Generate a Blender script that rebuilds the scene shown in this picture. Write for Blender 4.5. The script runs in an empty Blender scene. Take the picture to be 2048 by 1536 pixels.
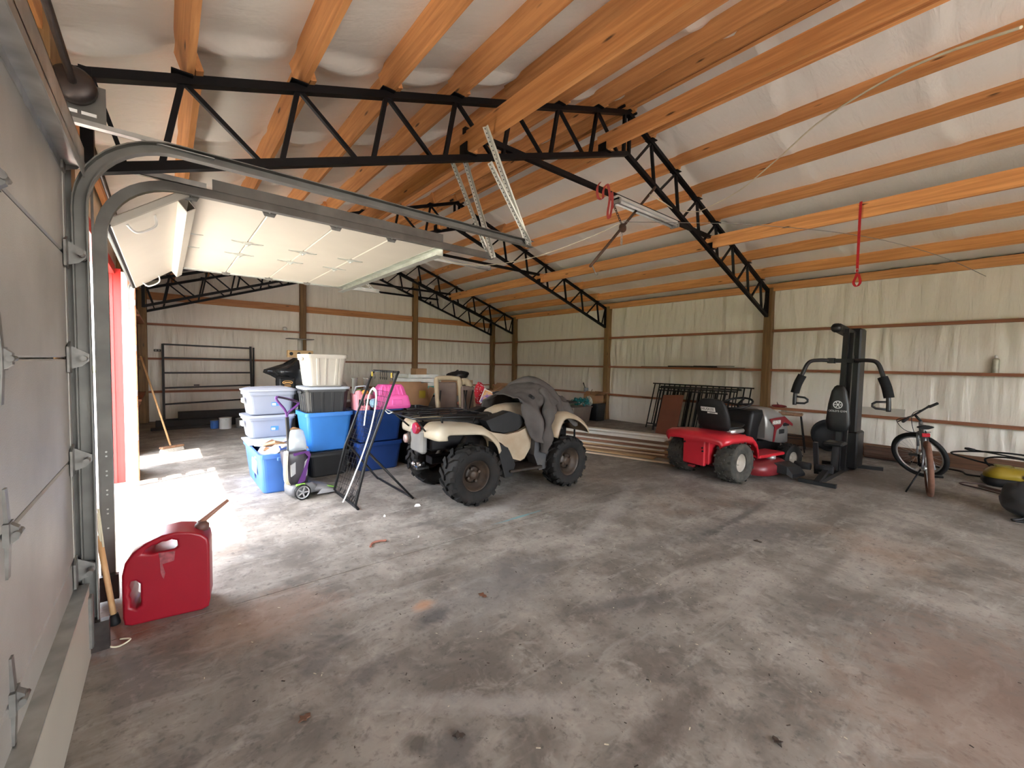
import bpy, bmesh, math, random
from mathutils import Matrix, Vector, noise
PI = math.pi
V = Vector
S = bpy.context.scene
COL = S.collection
random.seed(7)

# ------------------------------------------------------------------ camera
cam_data = bpy.data.cameras.new('camera')
cam_data.sensor_width = 36.0
cam_data.lens = 842.9 / 2048 * 36.0
cam_data.clip_start = 0.05
cam = bpy.data.objects.new('camera', cam_data)
COL.objects.link(cam)
_yaw, _pit, _rol = math.radians(39.54), math.radians(-2.71), math.radians(1.05)
_f = V((math.sin(_yaw) * math.cos(_pit), math.cos(_yaw) * math.cos(_pit), math.sin(_pit)))
_r = V((math.cos(_yaw), -math.sin(_yaw), 0))
_u = _r.cross(_f)
_r2 = _r * math.cos(_rol) + _u * math.sin(_rol)
_u2 = _u * math.cos(_rol) - _r * math.sin(_rol)
cam.matrix_world = Matrix(((_r2.x, _u2.x, -_f.x, 0), (_r2.y, _u2.y, -_f.y, 0), (_r2.z, _u2.z, -_f.z, 1.4), (0, 0, 0, 1)))
S.camera = cam

# ------------------------------------------------------------------ sky, sun, exposure
world = bpy.data.worlds.new('sky')
S.world = world
world.use_nodes = True
_nt = world.node_tree
_sky = _nt.nodes.new('ShaderNodeTexSky')
_sky.sky_type = 'NISHITA'
_sky.sun_disc = False
_sky.sun_elevation = math.radians(65)
_sky.sun_rotation = math.radians(-110)
_bg = _nt.nodes['Background']
_bg.inputs['Strength'].default_value = 0.32
_hs = _nt.nodes.new('ShaderNodeHueSaturation'); _hs.inputs['Saturation'].default_value = .3
_nt.links.new(_sky.outputs['Color'], _hs.inputs['Color']); _nt.links.new(_hs.outputs['Color'], _bg.inputs['Color'])
sun_data = bpy.data.lights.new('sun', 'SUN')
sun_data.energy = 3.0
sun_data.angle = math.radians(0.53)
sun_data.color = (1.0, 0.91, 0.78)
sun = bpy.data.objects.new('sun', sun_data)
COL.objects.link(sun)
sun.location = (-8, 1, 14)
sun.rotation_euler = V((1.02, 0.395, -2.34)).to_track_quat('-Z', 'Y').to_euler()
S.view_settings.view_transform = 'Standard'
S.view_settings.look = 'None'
S.view_settings.gamma = 1.0
S.view_settings.use_curve_mapping = False
S.view_settings.exposure = 3.36
S.cycles.max_bounces = 6
S.cycles.diffuse_bounces = 4
S.cycles.glossy_bounces = 2
S.cycles.sample_clamp_indirect = 12
S.cycles.adaptive_threshold = 0.1
S.cycles.caustics_reflective = False
S.cycles.caustics_refractive = False

# ------------------------------------------------------------------ materials
MATS = {}
def _mix(nt, a, b, fac):
    n = nt.nodes.new('ShaderNodeMix'); n.data_type = 'RGBA'
    for sock, val in ((n.inputs['A'], a), (n.inputs['B'], b)):
        if isinstance(val, (tuple, list)): sock.default_value = (*val[:3], 1)
        else: nt.links.new(val, sock)
    if isinstance(fac, (int, float)): n.inputs['Factor'].default_value = fac
    else: nt.links.new(fac, n.inputs['Factor'])
    return n.outputs['Result']
def _noise(nt, vec, scale, detail=2, rough=.55, dist=0):
    n = nt.nodes.new('ShaderNodeTexNoise'); n.inputs['Scale'].default_value = scale
    n.inputs['Detail'].default_value = detail; n.inputs['Roughness'].default_value = rough; n.inputs['Distortion'].default_value = dist
    nt.links.new(vec, n.inputs['Vector']); return n.outputs['Fac']
def _ramp(nt, fac, stops):
    n = nt.nodes.new('ShaderNodeValToRGB'); e = n.color_ramp.elements
    while len(e) < len(stops): e.new(.5)
    for k, (p, c) in enumerate(stops):
        e[k].position = p; e[k].color = (c, c, c, 1) if isinstance(c, (int, float)) else (*c, 1)
    nt.links.new(fac, n.inputs['Fac']); return n.outputs['Color']
def _map(nt, scale=(1, 1, 1), coord='Object', rot=(0, 0, 0), loc=(0, 0, 0)):
    t = nt.nodes.new('ShaderNodeTexCoord'); m = nt.nodes.new('ShaderNodeMapping')
    m.inputs['Scale'].default_value = scale; m.inputs['Rotation'].default_value = rot; m.inputs['Location'].default_value = loc
    nt.links.new(t.outputs[coord], m.inputs['Vector']); return m.outputs['Vector']
def _bump(nt, b, h, strength=.3, dist=.01):
    n = nt.nodes.new('ShaderNodeBump'); n.inputs['Strength'].default_value = strength; n.inputs['Distance'].default_value = dist
    nt.links.new(h, n.inputs['Height']); nt.links.new(n.outputs['Normal'], b.inputs['Normal'])
def new_mat(name):
    m = bpy.data.materials.new(name); m.use_nodes = True; MATS[name] = m
    return m, m.node_tree, m.node_tree.nodes['Principled BSDF']
def mat(name, col, rough=.5, metal=0., var=.12, scale=6., bump=0., dirt=None, dirt_amt=.5, coat=0., spec=None, trans=0., alpha=1., bscale=None):
    """plain coloured material with a little procedural variation, optional blotchy dirt colour"""
    m, nt, b = new_mat(name)
    vec = _map(nt)
    f = _noise(nt, vec, scale)
    c0 = tuple(max(0, c * (1 - var)) for c in col); c1 = tuple(min(1, c * (1 + var)) for c in col)
    out = _mix(nt, c0, c1, _ramp(nt, f, [(.3, 0.), (.7, 1.)]))
    if dirt:
        d = _noise(nt, vec, scale * .7, 4, .65)
        out = _mix(nt, out, dirt, _ramp(nt, d, [(.62 - .35 * dirt_amt, 0.), (.75, dirt_amt)]))
    nt.links.new(out, b.inputs['Base Color'])
    b.inputs['Roughness'].default_value = rough; b.inputs['Metallic'].default_value = metal
    if coat: b.inputs['Coat Weight'].default_value = coat
    if spec is not None: b.inputs['Specular IOR Level'].default_value = spec
    if trans: b.inputs['Transmission Weight'].default_value = trans
    if alpha < 1: b.inputs['Alpha'].default_value = alpha
    if bump: _bump(nt, b, _noise(nt, vec, bscale or scale * 8, 3), bump, .004)
    return m
def wood(name, dark, light, axis=1, rough=.6, knots=True, gs=22., var=.5):
    m, nt, b = new_mat(name)
    sc = [gs, gs, gs]; sc[axis] = gs * .045
    info = nt.nodes.new('ShaderNodeObjectInfo')
    t = nt.nodes.new('ShaderNodeTexCoord')
    add = nt.nodes.new('ShaderNodeVectorMath'); add.operation = 'MULTIPLY_ADD'
    rnd = nt.nodes.new('ShaderNodeCombineXYZ')
    for k in range(3): nt.links.new(info.outputs['Random'], rnd.inputs[k])
    nt.links.new(rnd.outputs[0], add.inputs[0]); add.inputs[1].default_value = (13, 17, 19); nt.links.new(t.outputs['Object'], add.inputs[2])
    mp = nt.nodes.new('ShaderNodeMapping'); mp.inputs['Scale'].default_value = sc
    nt.links.new(add.outputs[0], mp.inputs['Vector'])
    g = _noise(nt, mp.outputs['Vector'], 1., 5, .6, .8)
    big = nt.nodes.new('ShaderNodeMapping'); s2 = [3., 3., 3.]; s2[axis] = .5; big.inputs['Scale'].default_value = s2
    nt.links.new(add.outputs[0], big.inputs['Vector'])
    g2 = _noise(nt, big.outputs['Vector'], 1., 3)
    c = _mix(nt, dark, light, _ramp(nt, g, [(.32, 0.), (.66, 1.)]))
    c = _mix(nt, c, tuple(x * .62 for x in dark), _ramp(nt, g2, [(.5, 0.), (.85, .55)]))
    if knots:
        vo = nt.nodes.new('ShaderNodeTexVoronoi'); vo.feature = 'F1'; vo.inputs['Scale'].default_value = 1.
        k3 = nt.nodes.new('ShaderNodeMapping'); s3 = [9., 9., 9.]; s3[axis] = 1.9; k3.inputs['Scale'].default_value = s3
        nt.links.new(add.outputs[0], k3.inputs['Vector']); nt.links.new(k3.outputs['Vector'], vo.inputs['Vector'])
        c = _mix(nt, c, tuple(x * .22 for x in dark), _ramp(nt, vo.outputs['Distance'], [(.055, 1.), (.12, 0.)]))
    hsv = nt.nodes.new('ShaderNodeHueSaturation')
    mr = nt.nodes.new('ShaderNodeMapRange'); mr.inputs['To Min'].default_value = 1 - var * .3; mr.inputs['To Max'].default_value = 1 + var * .3
    nt.links.new(info.outputs['Random'], mr.inputs['Value']); nt.links.new(mr.outputs['Result'], hsv.inputs['Value'])
    nt.links.new(c, hsv.inputs['Color']); nt.links.new(hsv.outputs['Color'], b.inputs['Base Color'])
    b.inputs['Roughness'].default_value = rough
    _bump(nt, b, g, .15, .003)
    return m

wood('pine_y', (.53, .215, .065), (.78, .37, .135), 1)
wood('pine_x', (.42, .165, .06), (.62, .29, .115), 0)
wood('girt_y', (.27, .095, .045), (.42, .17, .085), 1, knots=False)
wood('girt_x', (.27, .095, .045), (.42, .17, .085), 0, knots=False)
wood('post_z', (.16, .085, .03), (.29, .165, .065), 2)
wood('skirt_y', (.10, .05, .028), (.19, .095, .05), 1, knots=False)
wood('board_brown', (.16, .085, .05), (.30, .17, .10), 1, knots=False)
wood('board_tan', (.42, .27, .13), (.62, .44, .24), 1)
wood('handle_wood', (.55, .30, .13), (.72, .45, .22), 2, knots=False)
wood('stool_wood', (.30, .17, .10), (.45, .28, .17), 0, knots=False)
mat('black_steel', (.004, .0036, .0045), .5, .0, .3, 5, dirt=(.012, .008, .007), dirt_amt=.35, spec=.22)
mat('black_paint', (.008, .008, .009), .38, .0, .3, spec=.35)
mat('galvanized', (.46, .46, .44), .38, .75, .22, 9, dirt=(.30, .29, .26), dirt_amt=.4)
mat('galv_dull', (.17, .165, .15), .5, .5, .2, 6, dirt=(.11, .10, .09), dirt_amt=.5)
mat('galv_bright', (.62, .64, .60), .3, .7, .15, 9)
mat('zinc', (.22, .21, .195), .45, .6, .2, 20)
mat('rust_pipe', (.10, .062, .045), .6, .5, .35, 18, dirt=(.16, .07, .035), dirt_amt=.6)
mat('dark_iron', (.055, .045, .042), .45, .6, .3, 15, dirt=(.09, .05, .03), dirt_amt=.5)
mat('door_white', (.53, .49, .42), .5, 0, .03, 3, bump=.05, bscale=160)
mat('red_trim', (.60, .03, .028), .35, .0, .05, 3)
mat('white_trim', (.86, .86, .84), .5, 0, .03)
mat('foliage', (.055, .12, .018), .8, 0, .5, 1.5)
mat('siding_red', (.45, .03, .025), .4, 0, .06)
mat('rubber', (.013, .0125, .0125), .75, 0, .3, 10, dirt=(.032, .023, .017), dirt_amt=.5, bump=.1, spec=.25)
mat('rubber_clean', (.011, .011, .012), .65, 0, .3, spec=.3)
mat('black_plastic', (.010, .010, .011), .5, 0, .25, 8, bump=.06, bscale=200, spec=.3)
mat('chrome', (.62, .62, .64), .18, 1., .05)
mat('white_plastic', (.80, .80, .78), .4, 0, .05)
mat('white_strap', (.82, .82, .76), .7, 0, .06, 30)
mat('red_strap', (.62, .02, .03), .6, 0, .12, 30)
mat('cable_white', (.75, .68, .50), .5, 0, .08)
mat('cable_gray', (.26, .24, .22), .6, 0, .1)
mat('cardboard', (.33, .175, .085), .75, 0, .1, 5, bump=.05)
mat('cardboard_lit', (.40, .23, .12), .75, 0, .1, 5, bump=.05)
mat('paper_white', (.80, .79, .75), .7, 0, .06)
# embossed steel of the closed door
m, nt, b = new_mat('door_gray')
vec = _map(nt); f1 = _noise(nt, vec, 210, 2); f2 = _noise(nt, vec, 2.2, 3)
nt.links.new(_mix(nt, (.36, .34, .31), (.50, .475, .44), _ramp(nt, f2, [(.3, 0.), (.7, 1.)])), b.inputs['Base Color'])
b.inputs['Roughness'].default_value = .5; b.inputs['Metallic'].default_value = .1; _bump(nt, b, f1, .55, .002)
# vinyl faced insulation
def vinyl(name, col, stretch):
    m, nt, b = new_mat(name)
    vec = _map(nt, stretch); f = _noise(nt, vec, 1., 4, .6, .4)
    vec2 = _map(nt); f2 = _noise(nt, vec2, 1.1, 3)
    nt.links.new(_mix(nt, tuple(c * .9 for c in col), col, f2), b.inputs['Base Color'])
    b.inputs['Roughness'].default_value = .30
    b.inputs['Specular IOR Level'].default_value = .5
    _bump(nt, b, f, .6, .03)
vinyl('vinyl_wall_y', (.90, .84, .75), (4, 14, 1.6))
vinyl('vinyl_wall_x', (.88, .815, .72), (14, 4, 1.6))
vinyl('vinyl_roof', (.86, .81, .74), (1.5, 7, 4))
# worn concrete slab
m, nt, b = new_mat('concrete')
vec = _map(nt)
big = _noise(nt, vec, .55, 3, .62, .6); mid = _noise(nt, vec, 2.3, 5, .65, .3); fine = _noise(nt, vec, 24, 3, .7)
streak = _noise(nt, _map(nt, (1.2, 5.5, 1), rot=(0, 0, .5)), 1.2, 4, .7, .5)
c = _mix(nt, (.17, .15, .128), (.36, .325, .285), _ramp(nt, mid, [(.38, 0.), (.62, 1.)]))
c = _mix(nt, c, (.50, .46, .41), _ramp(nt, _noise(nt, _map(nt, (1, 1, 1), loc=(2, 7, 0)), 5.5, 4, .75, .6), [(.55, 0.), (.72, .55)]))
c = _mix(nt, c, (.14, .127, .114), _ramp(nt, big, [(.50, 0.), (.72, .7)]))
c = _mix(nt, c, (.46, .43, .39), _ramp(nt, streak, [(.54, 0.), (.74, .6)]))
c = _mix(nt, c, (.11, .10, .092), _ramp(nt, _noise(nt, _map(nt, (1, 1, 1), loc=(4, 2, 0)), 1.25, 4, .7, .4), [(.61, 0.), (.71, .75)]))
c = _mix(nt, c, (.29, .17, .10), _ramp(nt, _noise(nt, _map(nt, loc=(9, 1, 3)), .8, 4, .6), [(.60, 0.), (.78, .55)]))
c = _mix(nt, c, (.08, .073, .068), _ramp(nt, fine, [(.56, 0.), (.74, .7)]))
c = _mix(nt, c, (.10, .092, .085), _ramp(nt, _noise(nt, _map(nt, loc=(5, 3, 1)), 11., 3, .75, .3), [(.56, 0.), (.70, .5)]))
rag = _noise(nt, _map(nt), 7., 4, .75, .5)
def _scl(o):
    n = nt.nodes.new('ShaderNodeMath'); n.operation = 'MULTIPLY_ADD'; nt.links.new(o, n.inputs[0]); n.inputs[1].default_value = .5; n.inputs[2].default_value = -.28; return n.outputs[0]
def _blob(cx, cy, sx, sy, rot, col, amt, warp=.25):
    """a stain with its own place on the slab: soft ellipse broken up by noise"""
    global c
    t = nt.nodes.new('ShaderNodeTexCoord'); mp = nt.nodes.new('ShaderNodeMapping'); mp.vector_type = 'TEXTURE'
    mp.inputs['Location'].default_value = (cx, cy, 0); mp.inputs['Rotation'].default_value = (0, 0, rot); mp.inputs['Scale'].default_value = (sx, sy, 1)
    nt.links.new(t.outputs['Object'], mp.inputs['Vector'])
    ln = nt.nodes.new('ShaderNodeVectorMath'); ln.operation = 'LENGTH'; nt.links.new(mp.outputs['Vector'], ln.inputs[0])
    ad = nt.nodes.new('ShaderNodeMath'); ad.operation = 'MULTIPLY_ADD'; nt.links.new(fine, ad.inputs[0]); ad.inputs[1].default_value = warp * 1.2
    nt.links.new(ln.outputs['Value'], ad.inputs[2])
    a2 = nt.nodes.new('ShaderNodeMath'); a2.operation = 'MULTIPLY_ADD'; nt.links.new(rag, a2.inputs[0]); a2.inputs[1].default_value = 2.2; nt.links.new(ad.outputs[0], a2.inputs[2]); ad = a2
    c = _mix(nt, c, col, _ramp(nt, _scl(ad.outputs[0]), [(.55, amt * .9), (.98, 0.)]))
DK = (.085, .08, .078)
for a_ in ((1.116, 2.0, .13, .07, .3, (.05, .05, .055), .8), (1.135, 2.14, .07, .045, .2, (.55, .30, .17), .8), (.684, 1.81, .13, .06, .2, (.10, .09, .085), .7), (.51, 1.99, .09, .05, .3, (.14, .13, .12), .7),
           (.70, 1.355, .05, .045, 0, (.06, .05, .04), .8), (.79, 1.25, .13, .10, .5, (.09, .085, .08), .7), (3.82, 1.40, .50, .22, -.4, DK, .65), (3.3, 1.75, .8, .10, -.15, (.12, .11, .10), .5), (4.1, 1.63, .75, .05, .02, (.07, .066, .062), .75),
           (2.1, 1.43, .45, .05, -.36, DK, .65), (1.55, .83, .28, .08, .1, (.09, .07, .055), .7), (1.62, 2.05, .5, .28, .3, (.17, .165, .165), .6), (3.6, .82, .65, .05, .0, (.14, .12, .10), .6), (-.21, 2.95, .16, .30, 0, (.26, .10, .06), .85),
           (.42, 2.55, .35, .25, 0, (.40, .25, .18), .5), (2.6, .0, .9, .5, 0, (.26, .15, .10), .5), (2.5, 2.88, .26, .018, .02, (.10, .38, .46), .7), (5.2, 3.1, 1.0, .35, -.2, (.13, .11, .095), .6), (7.0, 1.2, 1.1, .5, 0, (.16, .13, .105), .6), (1.0, 1.35, .06, .5, .9, (.50, .47, .44), .5), (2.6, 3.2, .7, .12, .25, (.50, .48, .46), .5), (3.4, 2.5, 1.0, .10, .4, (.48, .45, .42), .45)):
    _blob(*a_)
nt.links.new(c, b.inputs['Base Color'])
nt.links.new(_ramp(nt, mid, [(.3, .52), (.7, .8)]), b.inputs['Roughness'])
_bump(nt, b, fine, .25, .004)
m, nt, b = new_mat('yard')
vec = _map(nt)
nt.links.new(_mix(nt, (.13, .19, .035), (.30, .33, .11), _noise(nt, vec, .5, 5)), b.inputs['Base Color']); b.inputs['Roughness'].default_value = .9
m, nt, b = new_mat('apron_concrete')
vec = _map(nt)
nt.links.new(_mix(nt, (.46, .435, .395), (.58, .55, .50), _noise(nt, vec, 2., 5)), b.inputs['Base Color']); b.inputs['Roughness'].default_value = .85

# ------------------------------------------------------------------ mesh helpers
def TM(loc=(0, 0, 0), rz=0, rx=0, ry=0, s=1):
    return Matrix.Translation(loc) @ Matrix.Rotation(rz, 4, 'Z') @ Matrix.Rotation(ry, 4, 'Y') @ Matrix.Rotation(rx, 4, 'X') @ Matrix.Scale(s, 4)
class MB:
    def __init__(s, M=None): s.v = []; s.f = []; s.sm = []; s.M = M
    def _add(s, vs, fs, smooth=False, M=None):
        o = len(s.v)
        if M is not None: vs = [M @ V(p) for p in vs]
        if s.M is not None: vs = [s.M @ V(p) for p in vs]
        s.v += [tuple(p) for p in vs]
        for f in fs: s.f.append(tuple(i + o for i in f)); s.sm.append(smooth)
        return s
    def box(s, x0, x1, y0, y1, z0, z1, M=None):
        return s._add([(x0, y0, z0), (x1, y0, z0), (x1, y1, z0), (x0, y1, z0), (x0, y0, z1), (x1, y0, z1), (x1, y1, z1), (x0, y1, z1)],
                      [(3, 2, 1, 0), (4, 5, 6, 7), (0, 1, 5, 4), (1, 2, 6, 5), (2, 3, 7, 6), (3, 0, 4, 7)], False, M)
    def cbox(s, c, d, M=None):
        return s.box(c[0] - d[0] / 2, c[0] + d[0] / 2, c[1] - d[1] / 2, c[1] + d[1] / 2, c[2] - d[2] / 2, c[2] + d[2] / 2, M)
    def bbox(s, x0, x1, y0, y1, z0, z1, b=.006, M=None):
        """box with chamfered edges"""
        b = min(b, (x1 - x0) * .45, (y1 - y0) * .45, (z1 - z0) * .45)
        def ring(z, i): return [(x0 + i, y0 + b, z), (x0 + b, y0 + i, z), (x1 - b, y0 + i, z), (x1 - i, y0 + b, z), (x1 - i, y1 - b, z), (x1 - b, y1 - i, z), (x0 + b, y1 - i, z), (x0 + i, y1 - b, z)]
        return s.loft([ring(z0, b), ring(z0 + b, 0), ring(z1 - b, 0), ring(z1, b)], cap=True, smooth=False, M=M)
    def bar(s, p, q, w, h, up=(0, 0, 1), M=None):
        p, q = V(p), V(q); d = (q - p).normalized(); u = V(up)
        if abs(d.dot(u)) > .98: u = V((1, 0, 0)) if abs(d.x) < .9 else V((0, 1, 0))
        r = d.cross(u).normalized(); u = r.cross(d)
        vs = [a + r * sx * w / 2 + u * sz * h / 2 for a in (p, q) for sx, sz in ((-1, -1), (1, -1), (1, 1), (-1, 1))]
        return s._add(vs, [(0, 1, 2, 3), (7, 6, 5, 4), (0, 4, 5, 1), (1, 5, 6, 2), (2, 6, 7, 3), (3, 7, 4, 0)], False, M)
    def loft(s, rings, cap=True, smooth=True, close=True, M=None):
        n = len(rings[0]); vs = [p for r in rings for p in r]; fs = []
        for k in range(len(rings) - 1):
            for i in range(n if close else n - 1):
                j = (i + 1) % n
                fs.append((k * n + i, k * n + j, (k + 1) * n + j, (k + 1) * n + i))
        s._add(vs, fs, smooth, M)
        if cap:
            s._add(list(rings[0]), [tuple(range(n))[::-1]], False, M); s._add(list(rings[-1]), [tuple(range(n))], False, M)
        return s
    def tube(s, pts, r, n=8, closed=False, smooth=True, cap=True, M=None):
        pts = [V(p) for p in pts]; m = len(pts); rings = []
        rr = r if isinstance(r, (list, tuple)) else [r] * m
        def tan(i):
            if closed: return (pts[(i + 1) % m] - pts[i - 1]).normalized()
            return (pts[min(i + 1, m - 1)] - pts[max(i - 1, 0)]).normalized()
        t = tan(0); u = t.orthogonal().normalized()
        for i in range(m):
            t2 = tan(i); u = (u - t2 * u.dot(t2))
            if u.length < 1e-6: u = t2.orthogonal()
            u.normalize(); w = t2.cross(u)
            rings.append([pts[i] + (u * math.cos(2 * PI * k / n) + w * math.sin(2 * PI * k / n)) * rr[i] for k in range(n)])
        if closed: rings.append(rings[0]); cap = False
        return s.loft(rings, cap, smooth, True, M)
    def lathe(s, prof, n=24, M=None, smooth=True, axis='z', cap=True):
        rings = []
        for r, z in prof:
            ring = []
            for k in range(n):
                a = 2 * PI * k / n; c, d = r * math.cos(a), r * math.sin(a)
                ring.append((c, d, z) if axis == 'z' else ((c, z, d) if axis == 'y' else (z, c, d)))
            rings.append(ring)
        if axis == 'y': rings = [r[::-1] for r in rings]
        return s.loft(rings, cap, smooth, True, M)
    def prism(s, poly, d0, d1, plane='xz', M=None, smooth=False):
        def P(a, b, d): return {'xz': (a, d, b), 'xy': (a, b, d), 'yz': (d, a, b)}[plane]
        return s.loft([[P(a, b, d0) for a, b in poly], [P(a, b, d1) for a, b in poly]], True, smooth, True, M)
    def grid(s, fn, nu, nv, smooth=True, M=None):
        vs = [fn(i / nu, j / nv) for j in range(nv + 1) for i in range(nu + 1)]
        fs = [(j * (nu + 1) + i, j * (nu + 1) + i + 1, (j + 1) * (nu + 1) + i + 1, (j + 1) * (nu + 1) + i) for j in range(nv) for i in range(nu)]
        return s._add(vs, fs, smooth, M)
    def sphere(s, c, r, n=10, M=None):
        r = r if isinstance(r, (tuple, list)) else (r, r, r); rings = []
        for j in range(1, n // 2 + 2):
            a = PI * (j - .5) / (n // 2 + 1) - PI / 2 if False else -PI / 2 + PI * j / (n // 2 + 2)
            rings.append([(c[0] + r[0] * math.cos(a) * math.cos(2 * PI * k / n), c[1] + r[1] * math.cos(a) * math.sin(2 * PI * k / n), c[2] + r[2] * math.sin(a)) for k in range(n)])
        return s.loft(rings, True, True, True, M)
    def data(s, name, material, fix=True):
        me = bpy.data.meshes.new(name); me.from_pydata(s.v, [], s.f); me.update()
        me.polygons.foreach_set('use_smooth', s.sm)
        if fix:
            bm = bmesh.new(); bm.from_mesh(me)
            bmesh.ops.remove_doubles(bm, verts=bm.verts, dist=1e-5)
            bmesh.ops.recalc_face_normals(bm, faces=bm.faces); bm.to_mesh(me); bm.free()
        me.materials.append(MATS[material] if isinstance(material, str) else material)
        return me
    def build(s, name, material, parent=None, fix=True, loc=None):
        """one mesh object; its vertices are in the parent's local space"""
        o = bpy.data.objects.new(name, s.data(name, material, fix)); COL.objects.link(o)
        if parent is not None: o.parent = parent
        if loc is not None: o.location = loc
        return o
def put(name, me, parent=None, M=None):
    o = bpy.data.objects.new(name, me); COL.objects.link(o)
    if parent is not None: o.parent = parent
    if M is not None: o.matrix_local = M
    return o
def tag(o, label, cat, group=None, kind=None):
    if label: o['label'] = label
    if cat: o['category'] = cat
    if group: o['group'] = group
    if kind: o['kind'] = kind
    return o
def thing(name, label, cat, loc=(0, 0, 0), rz=0, group=None, M=None):
    o = bpy.data.objects.new(name, None); COL.objects.link(o); o.empty_display_size = .1
    if M is not None: o.matrix_world = M
    else: o.location = loc; o.rotation_euler = (0, 0, rz)
    return tag(o, label, cat, group)
def struct(o, label=None):
    o['kind'] = 'structure'
    if label: o['label'] = label
    return o
def copy_tree(o, parent=None):
    c = o.copy(); COL.objects.link(c)
    if parent is not None: c.parent = parent
    for ch in list(o.children): copy_tree(ch, c)
    return c
def arc(c, r, a0, a1, n, plane='xz', d=0):
    out = []
    for k in range(n + 1):
        a = a0 + (a1 - a0) * k / n; p, q = c[0] + r * math.cos(a), c[1] + r * math.sin(a)
        out.append({'xz': (p, d, q), 'xy': (p, q, d), 'yz': (d, p, q)}[plane])
    return out
def smooth_path(pts, n=6):
    """Catmull-Rom through the points"""
    P = [V(p) for p in pts]; out = []
    for i in range(len(P) - 1):
        a, b, c, d = P[max(i - 1, 0)], P[i], P[i + 1], P[min(i + 2, len(P) - 1)]
        for k in range(n):
            t = k / n
            out.append(.5 * (2 * b + (c - a) * t + (2 * a - 5 * b + 4 * c - d) * t * t + (3 * b - 3 * c + d - a) * t ** 3))
    out.append(P[-1]); return out
def rrect(w, d, r, z, n=4, cx=0, cy=0):
    """rounded rectangle ring, w along x, d along y"""
    out = []
    for sx, sy, a0 in ((1, 1, 0), (-1, 1, PI / 2), (-1, -1, PI), (1, -1, 1.5 * PI)):
        for k in range(n + 1):
            a = a0 + PI / 2 * k / n
            out.append((cx + sx * (w / 2 - r) + r * math.cos(a), cy + sy * (d / 2 - r) + r * math.sin(a), z))
    return out
def text(name, body, material, size, M, parent=None, extrude=.0008):
    cu = bpy.data.curves.new(name, 'FONT'); cu.body = body; cu.size = size; cu.extrude = extrude
    cu.align_x = 'CENTER'; cu.align_y = 'CENTER'
    tmp = bpy.data.objects.new(name, cu); COL.objects.link(tmp)
    bpy.context.view_layer.update()
    me = bpy.data.meshes.new_from_object(tmp.evaluated_get(bpy.context.evaluated_depsgraph_get()))
    bpy.data.objects.remove(tmp); bpy.data.curves.remove(cu)
    me.materials.clear(); me.materials.append(MATS[material])
    o = bpy.data.objects.new(name, me); COL.objects.link(o)
    if parent is not None: o.parent = parent
    o.matrix_local = M
    return o
# ================================================================== the building shell
XR, XL, YB, YF, RX = 9.0, -0.40, 12.05, -4.5, 4.32
ROOF0, SL = 4.645, .34
def roof_z(x): return ROOF0 - SL * abs(x - RX)
def fbm(x, y, z=0., o=3): return noise.fractal(V((x, y, z)), 1., 2., o)
GZ = (.655, 1.375, 2.12)
TRUSS_Y = (3.16, 6.97, 10.75, 11.93)

floor = struct(MB().box(-.52, 9.12, -4.6, 2.797, -.15, 0).build('floor', 'concrete'), 'worn stained concrete slab')
MB().box(-.52, 9.12, 2.803, 12.15, -.15, 0).build('slab', 'concrete', floor)
MB().box(-.52, 9.12, 2.79, 2.81, -.15, -.008).build('joint_filler', 'yard', floor)
struct(MB().box(-5.5, -.52, -8, 16, -.2, -.012).build('ground_apron', 'apron_concrete'), 'pale concrete apron outside the open door')
struct(MB().box(-.52, 9.2, -12, -4.6, -.2, -.012).build('ground_front', 'apron_concrete'), 'pale concrete added outside the front doorway to bounce light in')  # unseen pale ground, added to bounce daylight in through the front doorway
struct(MB().box(-90, -5.5, -80, 90, -.3, -.03).build('ground', 'yard'), 'grassy yard outside the building')

tl = MB(); rt_ = random.Random(2)  # foliage glimpsed between the tracks; full row added to hold back sky light
for k in range(46):
    y = -34 + k * 1.75 + rt_.uniform(-.6, .6); x = -15 - rt_.uniform(0, 4); h = rt_.uniform(3.2, 5.0)
    tl.tube([(x, y, 0), (x + .2, y, h * .6)], .18, 6)
    for q in range(4): tl.sphere((x + rt_.uniform(-.8, .8), y + rt_.uniform(-.8, .8), h * (.25 + .2 * q)), (rt_.uniform(1.2, 1.9), rt_.uniform(1.2, 1.9), h * .2), 10)
tag(tl.build('treeline', 'foliage'), 'row of green trees beyond the yard, added to hold back sky light', 'trees', kind='stuff')

def pillow(z):
    """insulation bulges between the girts and is pinned flat at them"""
    ed = (0, ) + GZ + (2.95, )
    for a, b_ in zip(ed[:-1], ed[1:]):
        if a <= z <= b_:
            t = (z - a) / (b_ - a); return math.sin(PI * t) ** .6, t
    return 0., 0.
def wall_disp(s, z):
    p, t = pillow(z)
    fold = fbm(s * 8., z * .9, 3.1, 4) * (.35 + .65 * t ** 2)
    big = fbm(s * 1.1, z * .5, 9.) * .5
    seam = math.exp(-((((s + .35) % 1.22) - .6) / .025) ** 2) * .6
    return (.024 + .050 * fold + .016 * big) * p + .014 * seam * p
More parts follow.
